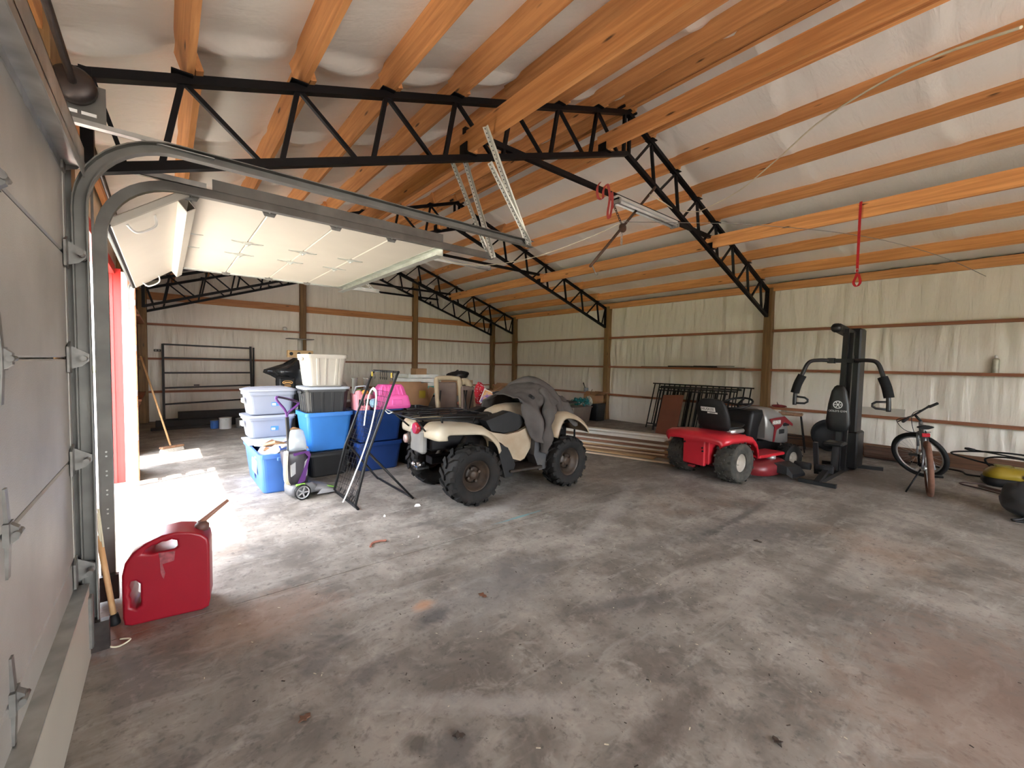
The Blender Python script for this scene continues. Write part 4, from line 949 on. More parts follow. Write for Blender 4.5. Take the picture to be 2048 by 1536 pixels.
bike_wheel(bike, Mf @ TM((.03, 0, -.395)), 'rubber_clean', 'front')
hb = MB().tube([(0, 0, .10), (.06, 0, .17)], .014, 8).tube(smooth_path([(.0, -.32, .22), (.03, -.18, .21), (.06, -.06, .175), (.06, .06, .175), (.03, .18, .21), (.0, .32, .22)], 4), .012, 8).build('handlebar', 'black_paint', bike); hb.matrix_local = Mf
for s in (-1, 1):
    g = MB().tube([(.0, s * .33, .22), (.02, s * .21, .213)], .017, 8).tube([(.05, s * .2, .20), (.07, s * .30, .19)], .006, 6).build('grip', 'rubber_clean', bike); g.matrix_local = Mf
cb = MB().tube(smooth_path([(.04, -.15, .20), (.16, -.12, .10), (.10, -.05, -.12), (0, -.03, -.22)], 5), .004, 5).tube(smooth_path([(.04, .15, .20), (.18, .14, .12), (.12, .05, -.06), (-.1, 0, -.03)], 5), .004, 5).build('brake_cable', 'black_plastic', bike); cb.matrix_local = Mf
crank = MB().lathe([(.085, -.045), (.085, -.04), (.02, -.04), (.02, .06)], 24, TM((.40, 0, .28)), axis='y').bar((.40, -.06, .28), (.50, -.06, .14), .02, .012).bar((.40, .06, .28), (.30, .06, .42), .02, .012).build('crank', 'black_steel', bike)
for x, y, z in ((.50, -.11, .14), (.30, .11, .42)): MB().bbox(x - .045, x + .045, y - .04, y + .04, z - .012, z + .012, .005).build('pedal', 'black_plastic', bike)
MB().tube([(.10, .06, .28), (.02, .20, .02)], .009, 6).build('kickstand', 'black_paint', bike)
MB().tube([(0, -.045, .37), (.25, -.045, .345), (.40, -.045, .365)], .005, 5).tube([(0, -.045, .26), (.25, -.045, .23), (.40, -.045, .195)], .005, 5).build('chain', 'dark_iron', bike)

# ------------------------------------------------------------------ pressure washer, bag, wall clutter
mat('washer_yellow', (.36, .25, .018), .4, 0, .15, 6, dirt=(.30, .22, .05), dirt_amt=.5)
pw = thing('pressure_washer', 'yellow and black pressure washer lying among coiled hoses', 'pressure washer', (8.02, .02, 0), math.radians(100))
MB().loft([rrect(.46, .30, .10, 0.01, 4), rrect(.52, .36, .12, .04, 4), rrect(.52, .36, .12, .10, 4), rrect(.44, .30, .10, .12, 4)], True, True).build('base', 'black_plastic', pw)
MB().loft([rrect(.50, .33, .12, .11, 4), rrect(.47, .31, .12, .17, 4), rrect(.38, .25, .10, .22, 4), rrect(.24, .15, .06, .245, 4)], True, True).build('cover', 'washer_yellow', pw)
MB().lathe([(.03, .165), (.03, .175)], 14, TM((-.08, 0, .16)), axis='y').build('knob', 'black_plastic', pw)
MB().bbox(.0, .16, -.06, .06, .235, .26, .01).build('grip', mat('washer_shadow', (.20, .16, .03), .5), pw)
def hose(name, label, pts, r, m_, cat='hose', group=None):
    o = MB().tube(smooth_path(pts, 7), r, 7).build(name, m_); return tag(o, label, cat, group)
hose('pressure_hose', 'black hose coiled in loops above the yellow pressure washer', [(8.1, .10, .22), (8.25, .35, .24), (8.3, .58, .30), (8.3, .30, .36), (8.25, -.05, .38), (8.2, -.3, .33), (8.1, -.42, .2), (7.95, -.3, .32), (8.0, .05, .36), (8.15, .25, .30), (8.1, .22, .22), (8.05, .12, .2)], .011, 'rubber_clean')
wand = thing('spray_wand', 'black spray wand lying across the coiled washer hose', 'spray wand', (0, 0, 0))
MB().tube([(8.1, .40, .40), (8.12, -.1, .345), (8.13, -.45, .30)], .009, 8).build('tube', 'black_paint', wand)
MB().tube([(8.1, .445, .405), (8.1, .41, .40), (8.1, .35, .395)], [.011, .020, .013], 10).build('nozzle', 'black_plastic', wand)
MB().bbox(8.08, 8.16, -.62, -.42, .22, .33, .02).build('trigger_grip', 'black_plastic', wand)
hose('power_cord', 'dark cord looping over the floor before the pressure washer', [(7.9, .2, .012), (7.75, .42, .012), (7.62, .42, .012), (7.55, .30, .012), (7.35, .05, .012), (7.2, -.12, .012), (7.35, -.2, .012), (7.6, .1, .012), (7.72, .28, .012), (7.6, .2, .012), (7.4, -.1, .012)], .008, mat('cord_brown', (.06, .03, .025), .6), 'cord')
hose('garden_hose', 'dark hose lying along the foot of the wall behind the bicycle', [(8.78, 1.1, .03), (8.6, .8, .03), (8.5, .5, .03), (8.3, .42, .03), (8.12, .28, .06)], .012, 'rubber_clean')
mat('bag_gray', (.03, .03, .031), .85, 0, .3, 5, bump=.5, bscale=35)
def bag_pt(u, v):
    a = 2 * PI * u; t = PI * v
    r = .30 * math.sin(t) ** .7; n = 1 + .16 * fbm(math.cos(a) * 1.3, math.sin(a) * 1.3, v * 2.5)
    return (6.47 + r * n * 1.0 * math.cos(a), -.22 + r * n * 1.1 * math.sin(a), .0 + .335 * (1 - math.cos(t)) / 2 * n)
bg = tag(MB().grid(bag_pt, 28, 16).build('duffel_bag', 'bag_gray'), 'dark grey lumpy cloth bag slumped at the picture edge below the pressure washer', 'bag')
MB().tube(smooth_path([(6.28, -.12, .06), (6.20, -.05, .03), (6.16, .0, .012), (6.20, -.14, .012)], 5), .012, 6).build('strap', 'black_plastic', bg)
# stool behind the mower
st = thing('bar_stool', 'backless stool with wooden seat and thin black legs behind the mower', 'stool', (8.42, 2.56, 0), .25)
MB().bbox(-.17, .17, -.19, .19, .60, .635, .015).build('seat', 'stool_wood', st)
for sx in (-1, 1):
    for sy in (-1, 1): MB().tube([(sx * .13, sy * .16, .60), (sx * .21, sy * .24, 0)], .010, 7).build('leg', 'black_paint', st)
for sx in (-1, 1): MB().tube([(sx * .18, -.205, .22), (sx * .18, .205, .22)], .007, 6).build('stretcher', 'black_paint', st)
for sy in (-1, 1): MB().tube([(-.18, sy * .205, .22), (.18, sy * .205, .22)], .007, 6).build('stretcher', 'black_paint', st)
# black round rubber tub tipped on its side
tub = tag(MB().lathe([(.02, .0), (.20, .0), (.235, .10), (.26, .20), (.275, .20), (.25, .08), (.215, -.02), (.02, -.02)], 32).build('rubber_tub', 'rubber_clean'), 'round black rubber tub tipped up beside the home gym', 'tub')
tub.matrix_world = TM((8.66, 2.04, .235), rz=math.radians(200), ry=math.radians(62))
# rolled dark log / box at the wall behind the bicycle
MBl = MB().loft([[(8.70 + .10 * math.cos(2 * PI * k / 14), y, .105 + .10 * math.sin(2 * PI * k / 14)) for k in range(14)] for y in (1.02, 1.08, 1.5, 1.56)], True, False)
tag(MBl.build('wood_log', wood('log_brown', (.055, .03, .022), (.11, .06, .04), 1, knots=False)), 'short dark log lying against the wall behind the bicycle', 'log')
# lumber pile: boards laid towards the back, ends facing the mower
wood('board_white', (.66, .62, .55), (.80, .78, .72), 0, knots=False, var=.15)
wood('plank_tan', (.40, .24, .11), (.62, .42, .22), 0)
wood('plank_brown', (.13, .07, .042), (.26, .15, .09), 0, knots=False)
wood('plank_pale', (.50, .38, .26), (.68, .55, .40), 0, knots=False)
wood('plank_red', (.22, .10, .06), (.36, .18, .11), 0, knots=False)
ddir = math.atan2(.963, -.27)
def board(name, label, off, back, z, w, h, L, m_, skew=0., cat='board'):
    """a board whose end faces the camera side; off = distance across the pile, back = start along the pile"""
    M = TM((5.60 + off * .963 + back * -.27, 3.10 + off * .27 + back * .963, z), rz=ddir + skew)
    o = MB().bbox(0, L, -w / 2, w / 2, 0, h, .003).build(name, m_); o.matrix_world = M
    return tag(o, label, cat, 'boards in the lumber pile')
board('plank', 'thin tan board at the near edge of the lumber pile', .03, .05, 0, .045, .02, 2.4, 'plank_pale', .03)
board('plank', 'wide tan plank flat on the floor in front of the lumber pile', .24, .35, 0, .15, .022, 2.2, 'plank_tan', .0)
board('plank', 'dark brown plank on the floor, second row of the lumber pile', .42, .15, 0, .13, .03, 2.6, 'plank_brown', .0)
board('plank', 'pale narrow trim strip laid on the dark brown plank', .40, .25, .031, .05, .018, 2.3, 'plank_pale', .05)
board('plank', 'reddish brown board beside the dark plank in the lumber pile', .60, .1, 0, .16, .04, 2.7, 'plank_red', .0)
board('plank', 'tan board topping the reddish brown board', .60, .18, .041, .12, .025, 2.5, 'plank_tan', .03)
board('plank', 'pale strip topmost on the tan board of the lumber pile', .56, .30, .067, .06, .02, 2.2, 'board_white', .02)
board('plank', 'dark board low in the middle of the lumber pile', .82, .2, 0, .18, .06, 2.8, 'plank_brown', .0)
board('plank', 'red brown board stacked mid pile under the white strip', .82, .25, .061, .14, .035, 2.7, 'plank_red', .02)
board('plank', 'long white strip stacked in mid lumber pile', .80, .1, .097, .08, .022, 2.6, 'board_white', .01)
board('timber', 'thick brown timber under the white beams', 1.08, .30, 0, .20, .14, 3.0, 'plank_brown', .0)
board('timber', 'thick brown timber behind, carrying the farther white beam', 1.32, .35, 0, .20, .14, 3.0, 'plank_red', .0)
board('timber', 'white painted beam on top of the lumber pile, nearer one', 1.06, .42, .141, .14, .05, 3.0, 'board_white', .0)
board('timber', 'white painted beam on top of the lumber pile, farther one', 1.25, .40, .141, .16, .075, 3.1, 'board_white', .0)
# railing panels leaning on the wall, and a brown board in front
mat('rail_black', (.016, .013, .013), .5, .3, .3)
def railing(name, label, y0, y1, h, x0, x1, n, thick=.018):
    t = thing(name, label, 'railing', (0, 0, 0), group='railing panels leaning on the wall')
    def P(y, z): return (x0 + (x1 - x0) * z / h, y, z)
    MB().bar(P(y0 - .05, h), P(y1 + .05, h), .03, .025).build('top_rail', 'rail_black', t)
    MB().bar(P(y0, .10), P(y1, .10), .03, .025).build('bottom_rail', 'rail_black', t)
    for k in range(n + 1):
        y = y0 + (y1 - y0) * k / n; MB().bar(P(y, 0 if k in (0, n) else .10), P(y, h), thick, thick).build('picket', 'rail_black', t)
    return t
railing('metal_railing', 'long black metal railing panel leaning rearmost against the wall', 3.38, 5.48, 1.01, 8.55, 8.88, 17)
railing('metal_railing', 'black metal railing panel with close pickets, middle one of those leaning', 3.62, 5.20, .93, 8.40, 8.70, 20, .015)
railing('metal_railing', 'shorter black railing panel leaning frontmost behind the brown board', 3.75, 5.15, .88, 8.30, 8.58, 8, .03)
MB().bar((8.72, 3.5, .97), (8.66, 5.2, .96), .03, .03).build('rail_stub', 'rail_black', bpy.data.objects['metal_railing.001'])
o = MB().bbox(-.012, .012, -.26, .26, 0, .86, .004).build('plywood_board', mat('board_rust', (.20, .065, .035), .6, 0, .1, 3)); tag(o, 'reddish brown board leaning against the black railing panels', 'board')
o.matrix_world = TM((7.98, 4.66, 0), rz=math.radians(-12), ry=math.radians(19)) @ TM(rx=math.radians(-4))
# things resting on the wall girts
cup = thing('paint_cup', 'small grey tub with a brush on the low wall girt', 'tub', (8.93, 7.62, .676))
MB().lathe([(.05, 0), (.065, .11), (.06, .11), (.048, .01), (.01, .01)], 18).build('cup_body', mat('cup_gray', (.24, .27, .26), .5), cup)
MB().tube([(0, 0, .03), (-.03, .04, .17), (-.05, .06, .25)], [.008, .01, .016], 8).build('brush', 'black_plastic', cup)
o = tag(MB().box(8.905, 8.985, 7.25, 7.95, .675, .682).build('glass_strip', mat('glass_green', (.35, .42, .36), .2)), 'pale green strip lying on the low wall girt under the grey tub', 'strip')
for k, (a, b_, z, h) in enumerate(((3.55, 5.9, 1.395, .012), (4.1, 5.2, 1.408, .020), (3.75, 4.6, 1.429, .01))):
    tag(MB().box(8.915 + .01 * k, 8.955 + .005 * k, a, b_, z, z + h).build('metal_strip', 'rail_black'), ('long thin black metal strip lying on the middle wall girt', 'thicker black bar stacked on the strip along the middle girt', 'short thin black bar topmost on the middle wall girt')[k], 'strip', 'black strips on the middle girt')
rg = thing('red_rag', 'crumpled dark red rag on the low girt beside the post', 'rag', (8.94, 2.9, .676))
MB().sphere((0, 0, .025), (.04, .13, .028), 12).build('cloth', mat('rag_red', (.20, .02, .022), .8, 0, .3, 20, bump=.6, bscale=40), rg)
MB().prism([(-.05, .03), (.03, .03), (.04, .10), (.02, .06)], -.01, .01, 'yz').build('rag_peak', 'jacket_gray', rg)
tag(MB().bbox(8.92, 8.945, 1.15, 1.72, .676, .80, .003).build('panel_board', mat('panel_gray', (.52, .48, .42), .6, 0, .08)), 'pale narrow board standing on the low girt behind the home gym', 'board')
sc_ = thing('spray_can', 'pale spray can standing on the middle girt near the picture edge', 'spray can', (8.935, .25, 1.395))
MB().lathe([(.034, 0), (.036, .005), (.036, .18), (.030, .20), (.014, .21)], 18).build('can_body', mat('spray_body', (.55, .52, .44), .35, .2, .15, 12), sc_)
MB().lathe([(.016, .21), (.016, .245), (.01, .25)], 12).build('nozzle_cap', 'white_plastic', sc_)
# ================================================================== storage bins
mat('bin_gray', (.24, .26, .32), .45, 0, .05, 4)
mat('bin_gray_lid', (.34, .36, .42), .45, 0, .04, 4)
mat('bin_blue', (.035, .20, .60), .4, 0, .08, 4)
mat('bin_blue2', (.06, .17, .50), .42, 0, .08, 4)
mat('bin_navy', (.012, .050, .22), .38, 0, .1, 4)
mat('bin_black', (.014, .014, .016), .38, 0, .2, 5)
mat('bin_tan', (.48, .44, .385), .45, 0, .05, 4)
mat('lid_white', (.42, .46, .53), .45, 0, .04, 4)
mat('label_white', (.82, .82, .80), .6, 0, .03)
mat('label_blue', (.05, .20, .65), .5, 0, .05)
mat('label_red', (.60, .06, .08), .5, 0, .05)
def make_bin(name, label, loc, rz, L, W, H, m_, taper=.86, lid=None, ribs=0, r=.05, handles=True):
    """L along local x, W along local y; open tub with rolled rim, optional lid and upright ribs"""
    t = thing(name, label, 'storage bin', loc, rz, 'stacked storage bins')
    b_ = taper
    MB().loft([rrect(L * b_ - .02, W * b_ - .02, r, 0), rrect(L * b_, W * b_, r, .012), rrect(L, W, r, H - .045), rrect(L + .03, W + .03, r, H - .045), rrect(L + .03, W + .03, r, H - .005), rrect(L + .022, W + .022, r, H), rrect(L - .012, W - .012, r, H), rrect(L * b_ - .012, W * b_ - .012, r, .02)], True, False).build('tub', m_, t)
    for k in range(ribs):
        f = (k + .5) / ribs - .5
        for s in (-1, 1):
            rb = MB().loft([[(f * L * tp + d, s * (W * tp / 2 - .002 + o), z) for d, o in ((-.018, 0), (-.012, .010), (.012, .010), (.018, 0))] for tp, z in ((b_ + .01, .02), (1., H - .05))], True, False)
            rb.build('rib', m_, t)
        for s in (-1, 1):
            rb = MB().loft([[(s * (L * tp / 2 - .002 + o), f * W * tp + d, z) for d, o in ((-.018, 0), (-.012, .010), (.012, .010), (.018, 0))] for tp, z in ((b_ + .01, .02), (1., H - .05))], True, False)
            rb.build('rib', m_, t)
    for s in ((-1, 1) if handles else ()):
        MB().bbox(min(s * (L / 2 + .005), s * (L / 2 + .035)), max(s * (L / 2 + .005), s * (L / 2 + .035)), -W * .18, W * .18, H - .075, H - .035, .008).build('handle', m_, t)
    if lid:
        MB().loft([rrect(L + .05, W + .05, r, H - .018), rrect(L + .055, W + .055, r, H + .006), rrect(L + .03, W + .03, r, H + .012), rrect(L - .04, W - .04, r, H + .004)], True, False).build('lid', lid, t)
    return t
def sticker(parent, x, y, z, w, h, m_, rz=0, nm='sticker'):
    return MB(TM((x, y, z), rz=rz)).box(-w / 2, w / 2, -.001, .001, -h / 2, h / 2).build(nm, m_, parent)
ba = make_bin('storage_bin', 'long blue tote full of loose odds and ends at the front of the bins', (.965, 5.42, 0), PI / 2, 1.10, .46, .43, 'bin_blue2', .84)
MB(TM((0, 0, 0))).bbox(.02, .60, -.26, .26, .432, .45, .01).build('lid', 'lid_white', ba)
sticker(ba, -.12, .222, .27, .30, .20, 'label_white'); sticker(ba, -.04, .220, .12, .10, .06, 'label_blue')
g2 = make_bin('storage_bin', 'pale grey tote with blue label, lower of the two matching ones', (.99, 5.995, .452), .03, .50, .42, .265, 'bin_gray', .88, 'bin_gray_lid', handles=False)
g1 = make_bin('storage_bin', 'pale grey tote with bulging lid, upper of the two matching ones', (1.0, 5.995, .732), .03, .51, .42, .285, 'bin_gray', .88, handles=False)
MB().loft([[(x, y, z + .0) for x, y, z in rrect(.56, .47, .05, .285)], [(x, y, z + .045 * math.exp(-((x - .02) / .16) ** 2)) for x, y, z in rrect(.565, .475, .05, .30)], [(x * .8, y * .8, z + .055 * math.exp(-((x - .02) / .2) ** 2)) for x, y, z in rrect(.56, .47, .05, .312)]], True, False).build('lid', 'bin_gray_lid', g1)
for t, z in ((g1, .15), (g2, .13)):
    sticker(t, .03, -.202, z + .055, .085, .035, 'label_white'); sticker(t, .035, -.199, z - .01, .085, .07, 'label_blue'); sticker(t, .02, -.2005, z - .025, .04, .025, 'label_white')
    MB().bbox(-.285, -.262, -.06, .06, .14, .20, .008).build('latch', 'white_plastic', t)
b0 = make_bin('storage_bin', 'black tote on the floor at the bottom of the tall stack', (1.53, 5.50, 0), .02, .48, .40, .30, 'bin_black', .88, 'bin_black', handles=False)
b1 = make_bin('storage_bin', 'bright blue tote under the black one in the tall stack', (1.525, 5.50, .313), .02, .53, .46, .47, 'bin_blue', .82, handles=False)
b2 = make_bin('storage_bin', 'black ribbed tote with pale lid under the beige one', (1.51, 5.50, .70), -.02, .48, .42, .375, 'bin_black', .88, 'lid_white', 4)
b3 = make_bin('storage_bin', 'tall beige tote topmost of the stack, without a lid', (1.50, 5.48, 1.09), .04, .46, .38, .385, 'bin_tan', .84, None, 2)
sticker(b3, .06, -.176, .27, .09, .05, 'label_white'); sticker(b3, .06, -.1775, .285, .06, .02, 'label_red')
MB().bar((-.02, -.195, .35), (-.02, -.165, .02), .012, .012).bar((.14, -.195, .35), (.14, -.165, .02), .012, .012).bar((-.03, -.20, .345), (.15, -.20, .345), .014, .02).build('front_handle', 'bin_tan', b3)
c0 = make_bin('storage_bin', 'navy blue tote on the floor behind the rebound net', (2.145, 5.44, 0), .0, .58, .42, .37, 'bin_navy', .86, handles=False)
c1 = make_bin('storage_bin', 'navy blue tote under the pink basket', (2.145, 5.44, .372), .0, .60, .44, .415, 'bin_navy', .86, handles=False)
tc = thing('trash_can', 'tall black plastic bin between the navy totes and the quad bike', 'bin', (2.69, 5.42, 0))
MB().loft([rrect(.30, .34, .05, 0), rrect(.36, .42, .05, .74), rrect(.40, .46, .05, .74), rrect(.40, .46, .05, .78), rrect(.34, .40, .05, .78), rrect(.28, .32, .04, .1)], True, False).build('body', 'bin_black', tc)
# odds and ends heaped in the long blue tote
rc = random.Random(3)
mats_c = ['paper_white', 'cardboard_lit', 'bin_navy', 'label_white', 'cable_gray', 'lid_white', 'cardboard']
names_c = (('envelope', 'crumpled white envelope'), ('cardboard_scrap', 'torn tan cardboard scrap'), ('notebook', 'small dark blue notebook'), ('paper_sheet', 'folded white paper sheet'), ('gray_pouch', 'small grey pouch'), ('plastic_tray', 'pale plastic tray'), ('small_box', 'little brown box'))
for k in range(14):
    i = k % 7; w, d, h = rc.uniform(.07, .15), rc.uniform(.04, .10), rc.uniform(.006, .03)
    o = MB().bbox(-w, w, -d, d, 0, h, .004).build(names_c[i][0], mats_c[i])
    o.matrix_world = TM((0.965 + rc.uniform(-.12, .12), 4.97 + .033 * k, .40 + .012 * (k % 5)), rz=rc.uniform(-1, 1), rx=rc.uniform(-.5, .5), ry=rc.uniform(-.45, .45))
    tag(o, names_c[i][1] + (' sticking out of the blue tote' if k < 7 else ' half buried in the blue tote'), 'odds and ends', 'loose things in the blue tote')
MB().box(.86, 1.06, 4.93, 5.38, .20, .36).build('filling', 'cardboard', None).parent = ba
bpy.data.objects['filling'].matrix_parent_inverse = ba.matrix_basis.inverted()
# ------------------------------------------------------------------ carpet cleaner
mat('purple', (.10, .02, .17), .32, 0, .08, 5)
mat('cleaner_gray', (.20, .20, .21), .4, 0, .08, 5)
mat('cleaner_silver', (.42, .42, .43), .35, .2, .06)
mat('lime', (.28, .58, .10), .4, 0, .05)
m, nt, b = new_mat('tank_clear'); b.inputs['Base Color'].default_value = (.62, .68, .72, 1); b.inputs['Roughness'].default_value = .18; b.inputs['Alpha'].default_value = .62
cl = thing('carpet_cleaner', 'purple and grey upright carpet cleaner standing before the blue tote', 'carpet cleaner', M=TM((1.085, 4.69, 0), rz=math.radians(8), s=.89))
MB().loft([rrect(w, d, .05, z, 3, cx, 0) for z, w, d, cx in ((.05, .30, .24, -.02), (.12, .30, .26, -.02), (.17, .24, .24, -.05))], True, True).build('base_housing', 'cleaner_gray', cl)
MB().loft([[(x, -w * math.cos(2 * PI * k / 14), z + h * math.sin(2 * PI * k / 14)) for k in range(14)] for x, w, z, h in ((.06, .12, .09, .06), (.18, .15, .075, .055), (.28, .155, .055, .04), (.34, .14, .04, .025))], True, True).build('nozzle_head', 'cleaner_gray', cl)
MB().prism([(.10, .03), (.30, .02), (.33, .045), (.16, .085)], -.165, -.155, 'xz').build('nozzle_window', 'cleaner_silver', cl)
MB().prism([(.24, .09), (.33, .06), (.335, .07), (.24, .10)], -.158, -.10, 'xz').build('nozzle_trim', 'lime', cl)
MB().bbox(-.12, -.02, -.14, -.11, .155, .18, .006).build('foot_pedal', 'lime', cl)
for s in (-1, 1):
    w = MB().lathe([(.075, -.018), (.085, -.018), (.085, .018), (.075, .018)], 28, TM((-.06, s * .155, .086)), axis='y', cap=False).build('wheel', 'black_plastic', cl)
    MB().lathe([(.072, -.014), (.060, -.014), (.060, .0), (.072, .0)], 28, TM((-.06, s * .155, .086)), axis='y', cap=False).build('wheel_ring', 'cleaner_silver', w)
    for k in range(5):
        a = 2 * PI * k / 5; MB().bar((-.06, s * .155, .086), (-.06 + .064 * math.cos(a), s * .155, .086 + .064 * math.sin(a)), .014, .02, (0, 1, 0)).build('wheel_spoke', 'cleaner_silver', w)
rings = []
for z, w, d, cx in ((.15, .20, .20, -.06), (.30, .22, .22, -.075), (.45, .25, .22, -.09), (.52, .26, .21, -.095), (.55, .24, .19, -.095)):
    rings.append(rrect(w, d, .06, z, 3, cx, 0))
MB().loft(rings, True, True).build('body', mat('cleaner_dark', (.045, .04, .05), .35), cl)
MB().prism([(-.13, .50), (-.02, .52), (.02, .47), (-.06, .26), (-.10, .17), (-.02, .20), (.02, .40), (.045, .50), (.02, .54), (-.14, .53)], -.125, -.105, 'xz').build('front_frame', 'purple', cl)
MB().prism([(-.015, .42), (.022, .46), (.005, .26), (-.05, .20)], -.118, -.10, 'xz').prism([(-.17, .40), (-.12, .43), (-.12, .30), (-.165, .27)], -.122, -.10, 'xz').build('side_window', 'cleaner_silver', cl)
MB().loft([rrect(w, d, .05, z, 3, cx, 0) for z, w, d, cx in ((.54, .19, .17, -.06), (.66, .18, .16, -.065), (.76, .15, .13, -.07), (.785, .11, .10, -.075))], True, True).build('water_tank', 'tank_clear', cl)
MB().tube([(-.03, 0, .775), (-.10, 0, .80), (-.14, 0, .775)], .014, 8).build('tank_handle', 'cardboard_lit', cl)
MB().bar((-.14, 0, .50), (-.165, 0, .93), .035, .03).build('neck', 'black_plastic', cl)
MB().tube(smooth_path([(-.165, 0, .92), (-.15, 0, .98), (-.05, 0, 1.06), (-.06, 0, 1.10), (-.25, 0, 1.16), (-.27, 0, 1.13), (-.19, 0, 1.02), (-.165, 0, .95)], 4), .014, 8).build('grip_loop', 'purple', cl)
MB().bar((-.04, 0, 1.095), (-.26, 0, 1.165), .03, .016).build('grip_top', 'black_plastic', cl)
cord = MB()
for k in range(7):
    x = -.19 - .012 * (k % 3); y = -.10 + .008 * k
    cord.tube(smooth_path([(x, y, .56), (x - .02, y - .03, .40), (x - .01, y - .02, .24), (x + .02, y, .18)], 4), .005, 5)
cord.build('wrapped_cord', 'cable_white', cl)['kind'] = 'stuff'
# ------------------------------------------------------------------ rebound net
reb = thing('rebound_net', 'leaning black tube frame with rebound net and a white strap hanging on it', 'sports net', (0, 0, 0))
YA, YBn = 3.915, 4.55
def fr_pt(t, y):   # along the leaning frame: foot bends forward
    pts = [(1.385, 0.012), (1.36, .05), (1.47, .50), (1.60, .85), (1.765, 1.275), (1.78, 1.30)]
    f = t * 5; i = min(int(f), 4); q = f - i
    return (pts[i][0] * (1 - q) + pts[i + 1][0] * q, y, pts[i][1] * (1 - q) + pts[i + 1][1] * q)
loop = [fr_pt(t / 5, YA) for t in range(6)] + [fr_pt(t / 5, YBn) for t in range(5, -1, -1)]
MB().tube(loop, .0125, 8, True).build('front_frame', 'black_paint', reb)
MB().tube([fr_pt(.42, YA), (1.94, 3.905, .012), (1.945, 3.93, .012), (1.945, 4.80, .012), (1.94, 4.83, .012), fr_pt(.42, YBn)], .0115, 8).build('rear_leg', 'black_paint', reb)
net = MB()
NU, NV = 15, 26
def net_pt(u, v):
    p = V(fr_pt(.10 + .62 * v, YA + .05 + (YBn - YA - .10) * u)); n = V((.93, 0, -.37)); s = .10 * math.sin(PI * u) * math.sin(PI * v) + .02 * fbm(u * 4, v * 4)
    return p + n * s
for i in range(NU + 1): net.tube([net_pt(i / NU, j / 10) for j in range(11)], .0019, 3, cap=False)
for j in range(NV + 1): net.tube([net_pt(i / 8, j / NV) for i in range(9)], .0019, 3, cap=False)
net.build('net_cords', 'rubber_clean', reb)['kind'] = 'stuff'
for k, f in enumerate((.10, .35, .44, .52, .60, .85)):
    p = V(fr_pt(.985, YBn + (YA - YBn) * f))
    MB().tube([p + V((-.012, 0, .014)), p + V((-.016, 0, -.03)), p + V((-.005, .008, -.07)), p + V((-.016, -.006, -.085)), p + V((-.02, 0, -.06))], .003, 5).build('hook', 'black_steel', reb)
for k, f in enumerate((.12, .3, .4, .62, .7, .8)):
    p = V(fr_pt(.03, YBn + (YA - YBn) * f)); MB().tube([p + V((0, 0, .012)), p + V((.02, .01, .05)), p + V((.03, -.012, .07)), p + V((.02, 0, .03))], .003, 5).build('hook', 'black_steel', reb)
for f, m_ in ((.06, 'washer_yellow'), (.86, 'washer_yellow')):
    p = V(fr_pt(.92, YBn + (YA - YBn) * f)); MB().box(p.x - .03, p.x - .024, p.y - .014, p.y + .014, p.z - .05, p.z).build('yellow_tag', m_, reb)
ws = MB()
ribbon = [net_pt(0.70, .72) + V((-.03, 0, 0)), net_pt(0.72, .82) + V((-.03, 0, 0)), net_pt(0.74, .95) + V((-.035, 0, 0)), net_pt(0.64, 1) + V((-.035, 0, .01)), net_pt(0.50, 1) + V((-.04, 0, .01)), net_pt(0.36, .98) + V((-.04, 0, 0)), net_pt(0.32, .88) + V((-.03, 0, 0)), net_pt(0.32, .70) + V((-.04, 0, 0)), net_pt(0.34, .52) + V((-.05, 0, 0)), net_pt(0.38, .40) + V((-.05, 0, 0)), net_pt(0.34, .22) + V((-.06, 0, 0)), net_pt(0.30, .02) + V((-.06, 0, 0))]
R_ = smooth_path(ribbon, 5)
rr = []
for i, p in enumerate(R_):
    t = (R_[min(i + 1, len(R_) - 1)] - R_[max(i - 1, 0)]).normalized(); w = t.cross(V((-.93, 0, .37))).normalized() * .014; n = V((-.93, 0, .37)) * .0015
    rr.append([p + w + n, p - w + n, p - w - n, p + w - n])
tag(ws.loft(rr, True, False).build('white_strap', 'white_strap'), 'white webbing strap draped over the rebound net', 'strap')
# ------------------------------------------------------------------ push broom by the far jamb
br = thing('push_broom', 'push broom with wooden handle leaning on the wall beyond the open door', 'broom', (0, 0, 0))
MB().tube([(.055, 8.13, .07), (-.28, 8.72, 1.42)], .013, 8).build('handle', 'handle_wood', br)
MB(TM((.07, 8.08, 0), rz=.55)).bbox(-.16, .16, -.035, .035, .05, .085, .01).build('head_block', 'board_brown', br)
MB(TM((.07, 8.08, 0), rz=.55)).loft([rrect(.32, .09, .02, .002, 2), rrect(.30, .06, .02, .052, 2)], True, False).build('bristles', mat('bristle', (.46, .44, .40), .9, 0, .15, 60), br)
# ------------------------------------------------------------------ back wall corner: empty rack, planks, paint
rk = thing('metal_rack', 'empty black metal shelf frame leaning on the back wall', 'rack', (0, 0, 0))
def R3(x, z): return (x, 11.62 + .20 * z / 1.7, z)
for x in (-.02, 1.60): MB().bar(R3(x, 0), R3(x, 1.70), .045, .035, (0, 1, 0)).build('upright', 'rail_black', rk)
MB().bar((1.66, 11.90, 0), (1.68, 11.93, 1.68), .035, .035, (0, 1, 0)).build('upright', 'rail_black', rk)
for z0, z1 in ((1.69, 1.66), (1.40, 1.385), (1.075, 1.08), (.75, .785), (.40, .46), (.07, .09)):
    MB().bar(R3(-.02, z0), R3(1.60, z1), .03, .035).build('rail', 'rail_black', rk)
MB().box(.50, .60, 11.69, 11.72, .79, .815).build('clip', 'rail_black', rk)
mat('plank_black', (.018, .015, .014), .7, 0, .3, 6)
